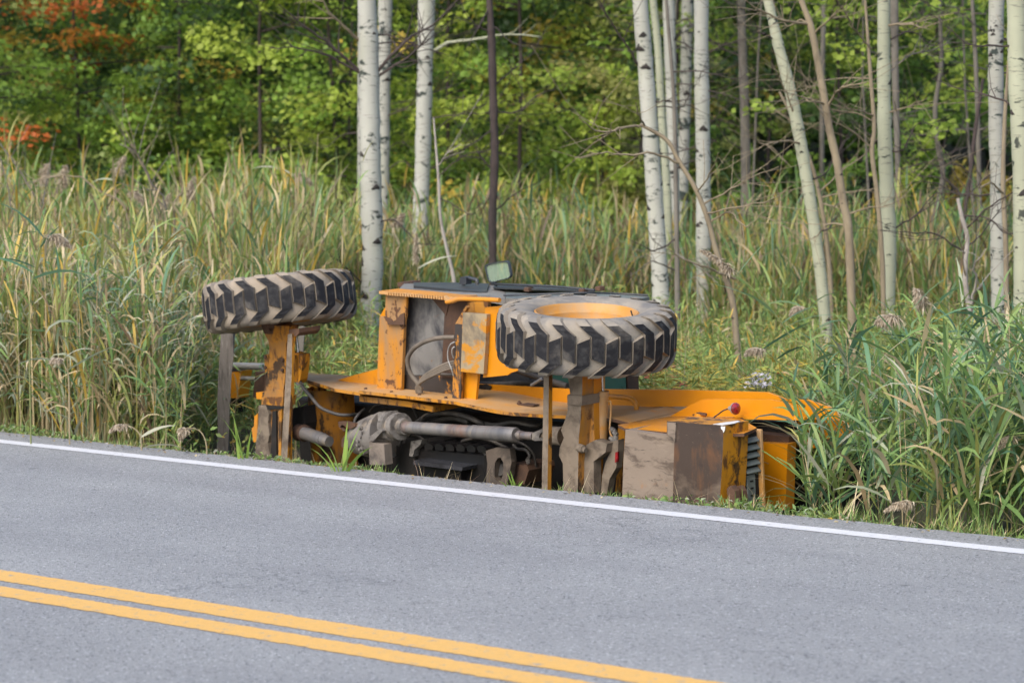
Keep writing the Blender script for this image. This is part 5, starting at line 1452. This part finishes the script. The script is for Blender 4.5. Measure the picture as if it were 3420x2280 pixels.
# ------------------------------------------------------------------ individual plumed reeds
PLUME = [(.40, .325, .235), (.46, .385, .285), (.33, .265, .19), (.53, .46, .36)]
def plume_reed(label, c, pts, dist, plen, pw, droop, nleaf=5, lcol=None, green=True, group=None):
    """pts: pixels from the foot of the visible stem up to the plume's base, then the plume's tip; plume drawn along the last leg"""
    W = [at(c, x, y, dist) for x, y in pts]
    foot = Vector((W[0].x, dist, float(ground_z(W[0].x, dist))))
    if W[0].z > foot.z + .05:
        W.insert(0, foot)
    root = empty('plumed_reed', foot)
    tag(root, label, 'reed', group)
    Wl = [w - foot for w in W]
    stemp = smooth_path(Wl, 5)
    n = len(stemp)
    cs = ([(.22, .25, .08)] if green else [(.34, .27, .15)])
    bm = tube_bm(stemp, [lerp(.0045, .002, i / n) for i in range(n)], 6)
    link_bm('stem', bm, M['stemgreen'] if green else M['stemdry'], root, True)
    s = Soup()
    a, b = Wl[-2], Wl[-1]
    N = 1000
    t = rng.uniform(0, 1, N) ** .9
    A = np.array(a); B = np.array(b)
    bse = A[None, :] * (1 - t[:, None]) + B[None, :] * t[:, None]
    bse[:, 2] += np.sin(t * np.pi) * .012
    dirn = (b - a).normalized()
    az = np.where(rng.uniform(0, 1, N) < .7, math.atan2(dirn.y, dirn.x) + rng.normal(0, .9, N), rng.uniform(0, 6.28, N))
    ln = pw * (1.0 - .7 * t) * rng.uniform(.3, 1.1, N)
    ribbons(s, bse, az, rng.uniform(-.3, .9, N) - droop * .3, ln, rng.uniform(.0025, .0055, N), -rng.uniform(.9, 1.9, N) * droop, pick(PLUME, N, .2), 3, np.array([.5, 1, .8, .1]))
    link_me('plume', s.mesh('plume'), M['plume'], root)
    for k in range(nleaf):
        i = int(n * random.uniform(.15, .8))
        s = Soup()
        p = np.array([stemp[i]])
        ribbons(s, p, np.array([random.choice((0, math.pi)) + random.uniform(-.7, .7)]), np.array([random.uniform(.2, .9)]), np.array([random.uniform(.18, .36)]), np.array([random.uniform(.014, .022)]), np.array([-random.uniform(.2, 1.3)]),
                pick(BLUEG if green else GREYG, 1), 5)
        link_me('leaf', s.mesh('leaf'), M['reed'], root)
M['stemgreen'] = mat_layers('green_reed_stem', (.20, .23, .08), [((.3, .26, .13), 9, .5, .7, .5, None)], .6, 0, 0)
M['stemdry'] = mat_layers('dry_reed_stem', (.34, .28, .17), [], .7, 0, 0)
GP = 'reeds carrying brown plumes'
plume_reed('large fluffy plume reed standing left, its head nodding to the right', 'L', [(180, 620), (215, 350), (245, 230), (300, 160), (420, 225)], 14.6, .1, .085, 1.2, 6, group=GP)
plume_reed('tall plume reed leaning left over the tyre above the right deck', 'R', [(560, 560), (420, 390), (330, 260), (200, 110), (80, 10), (-100, -115)], 13.4, .1, .06, 1.0, 6, group=GP)
plume_reed('plume reed with a head hanging left beside the greenish white aspen', 'R', [(1250, 620), (1180, 430), (1105, 320), (1040, 275), (930, 310)], 13.0, .1, .10, 1.5, 4, group=GP)
plume_reed('highest plume of the right reeds, upright with tiers of tufts', 'R', [(1320, 640), (1270, 470), (1225, 280), (1200, 210), (1150, 110)], 13.0, .1, .075, 1.2, 5, group=GP)
plume_reed('low plume nodding left just above the yellow deck and white asters', 'R', [(480, 690), (400, 580), (320, 510), (250, 465), (160, 490)], 14.4, .1, .07, 1.5, 3, group=GP)
plume_reed('faint reddish plume below the leaning pale trunk', 'R', [(600, 640), (560, 400), (515, 240), (480, 215), (420, 265)], 15.5, .1, .06, 1.5, 3, group=GP)
plume_reed('plume reed bent to the asphalt with its head touching the verge weeds', 'R', [(1800, 1500), (1600, 1440), (1400, 1395), (1240, 1360), (1130, 1350), (975, 1400)], 11.75, .1, .06, 1.6, 6, group=GP)
plume_reed('plume head cut by the right edge above the lush reeds', 'R', [(1950, 1250), (1870, 1060), (1790, 970), (1700, 975), (1630, 1045)], 11.6, .1, .07, 1.4, 2, group=GP)
plume_reed('drooping plume near the road at the foot of the left reeds, nearest the tractor', 'L', [(1260, 1480), (1250, 1400), (1210, 1340), (1130, 1330), (1100, 1400)], 14.1, .1, .06, 1.6, 2, green=False, group=GP)
plume_reed('low brown plume in the grass left of the nearest drooping one', 'L', [(860, 1400), (830, 1340), (760, 1310), (670, 1350)], 14.3, .1, .05, 1.6, 2, green=False, group=GP)
plume_reed('small shaded plume low in the left reeds beside a long dark leaf', 'L', [(420, 1050), (400, 960), (370, 910), (310, 930)], 14.6, .1, .05, 1.5, 3, green=False, group=GP)
plume_reed('pinkish upright plume in the reeds left of the mirror', 'V', [(968, 720), (962, 640), (958, 600), (957, 535)], 18.5, .1, .05, .9, 1, green=False, group=GP)
for (x, y, tx, ty, lab) in ((95, 420, 110, 375, 'leftmost tall plume against the dark forest edge'), (140, 430, 150, 380, 'tall plume beside the leftmost one at the forest edge'), (265, 400, 285, 358, 'single plume raised above the arching dry canes'),
                            (300, 440, 335, 475, 'brown plume drooping right under the dry canes'), (365, 500, 388, 445, 'pale pink plume right of the drooping brown one'), (430, 455, 445, 405, 'plume near the low maple boughs left of the tyre'),
                            (680, 400, 715, 425, 'loose plume at the reed tops left of the stoutest aspen'), (905, 520, 925, 490, 'small plume right of the stoutest aspen')):
    plume_reed(lab, 'V', [(x - 8, y + 130), (x, y + 40), (x, y), (tx, ty)], 20.5, .1, .09, 1.0, 1, green=False, group=GP)

# arching dry canes at the left
def canes():
    for i, (pts, lab) in enumerate((([(20, 640), (30, 500), (0, 360)], 'straight dry cane leaning left at the left edge'), ([(300, 520), (220, 430), (150, 400), (60, 420)], 'arching grey cane bending left over the reeds'),
                                    ([(390, 520), (350, 420), (320, 360), (275, 330)], 'arching cane with a hooked tip right of the bending one'), ([(350, 470), (330, 380), (300, 330)], 'short upright cane beside the hooked cane'),
                                    ([(140, 560), (100, 480), (50, 400), (0, 330)], 'long cane sloping up to the left corner of the reeds'), ([(400, 500), (420, 440), (415, 390)], 'thin pale forked cane below the bright green maple'))):
        W = [at('V', x, y, 20) for x, y in pts]
        ft = Vector((W[0].x + .05, 20, float(ground_z(W[0].x, 20))))
        root = empty('dry_cane', ft); tag(root, lab, 'dry cane', 'dry canes over the left reeds')
        Wl = [Vector((0, 0, 0))] + [w - ft for w in W]
        limb(root, Wl,   .010, .004, M['tanbark'] if i % 2 else M['greybark'], 'stem', 6, .01)
canes()

# bright grass tuft at the verge before the gearbox, asters, ferns, red weed
def tuft(label, c, x, y, dist, n, L, wd, pal, name, cat):
    p = at(c, x, y, dist); gz = float(ground_z(p.x, dist))
    root = empty(name, (p.x, dist, gz)); tag(root, label, cat)
    for k in range(n):
        s = Soup()
        ribbons(s, np.array([[random.uniform(-.02, .02), random.uniform(-.02, .02), 0]]), np.array([random.uniform(0, 6.28)]), np.array([random.uniform(1.0, 1.5)]), np.array([L * random.uniform(.6, 1.1)]), np.array([wd * random.uniform(.7, 1.2)]), np.array([-random.uniform(.1, .9)]), pick(pal, 1), 5)
        link_me('blade', s.mesh('blade'), M['grass'], root)
FRESH = [(.22, .34, .06), (.26, .38, .08), (.18, .29, .05)]
tuft('bright green grass tuft at the verge in front of the gearbox', 'E', 1010, 1440, 13.35, 10, .30, .018, FRESH, 'grass_tuft', 'grass')
tuft('fresh green blades left of the left axle at the road edge', 'L', 1470, 1460, 13.9, 6, .34, .016, FRESH, 'grass_tuft', 'grass')
tuft('spiky green grass clump before the right tie bar', 'G', 250, 1400, 12.75, 12, .13, .010, FRESH, 'grass_tuft', 'grass')
def aster():
    p = at('R', 225, 650, 14.6); gz = float(ground_z(p.x, 14.6))
    root = empty('aster_plant', (p.x, 14.6, gz)); tag(root, 'white aster in flower behind the yellow deck', 'flower')
    bm = bmesh.new(); fl = []
    for k in range(4):
        f_ = Soup(); m = 7
        a = np.arange(m) * 2 * np.pi / m + random.uniform(0, 1)
        ribbons(f_, np.zeros((m, 3)), a, rng.uniform(.1, .5, m), np.full(m, .016), np.full(m, .008), np.full(m, -.2), np.repeat(np.array([[.66, .63, .70]]), m, 0), 2)
        me = f_.mesh('flower'); me.materials.append(M['plume']); fl.append(me)
    for k in range(44):
        q = at('R', random.uniform(155, 300), random.uniform(605, 695), 14.6 + random.uniform(-.1, .1)) - root.location
        tube_bm([(random.uniform(-.02, .02), 0, 0), Vector((q.x * .6, q.y * .6, q.z * .7)), q], .0018, 4, bm)
        o = bpy.data.objects.new('flower', fl[k % 4]); COL.objects.link(o); o.parent = root; o.location = q
        o.rotation_euler = (random.uniform(.3, 1.1), random.uniform(-.4, .4), random.uniform(0, 6))
    link_bm('stem', bm, M['stemgreen'], root)
aster()
def fern(label, x, y, dist, pal, k=1.0, n=7):
    p = at('C', x, y, dist); gz = float(ground_z(p.x, dist))
    root = empty('fern', (p.x, dist, gz)); tag(root, label, 'fern')
    H = max(.38, (p.z - gz) * 1.15)
    for f in range(n):
        az = random.uniform(0, 6.28); s = Soup()
        L = H * 1.35 * random.uniform(.75, 1.1)
        t = np.linspace(.22, 1, 40)
        ang = 1.35; r = np.cumsum(np.cos(ang - .95 * t) * L / 40); z = np.cumsum(np.sin(ang - .95 * t) * L / 40)
        b = np.stack([np.cos(az) * r, np.sin(az) * r, z], 1)
        for sd in (-1, 1):
            ribbons(s, b, np.full(40, az + sd * 1.15), rng.uniform(-.35, .4, 40), (.12 * L * np.sin(np.clip(1.15 - t, 0, 1) * 2.2) + .008) * rng.uniform(.7, 1.1, 40), np.full(40, .008 * k), np.full(40, -.4), pick(pal, 40, .3), 2, np.array([.8, 1, .1]))
        link_me('frond', s.mesh('frond'), M['grass'], root)
FY = [(.36, .29, .05), (.30, .28, .06), (.26, .27, .06), (.44, .30, .045)]
fern('yellow fern behind the deck, left of the tan sapling', 760, 620, 14.7, FY, 1.2, 10)
fern('golden fern just right of the yellow fern, at the foot of the tan sapling', 900, 600, 14.9, FY[:2] + [(.40, .27, .05)], 1.2, 10)
fern('olive fern between the right tyre and the yellow fern', 650, 600, 14.9, [(.30, .32, .06), (.40, .34, .06)], 1.3, 12)
fern('reddish fern beside the cab window', 500, 640, 15.0, [(.45, .09, .07), (.38, .14, .07), (.26, .2, .06)], 1.3, 10)
fern('tall yellow green fern behind the white aster', 1080, 600, 15.2, [(.38, .36, .07), (.46, .36, .06)], 1.3, 12)
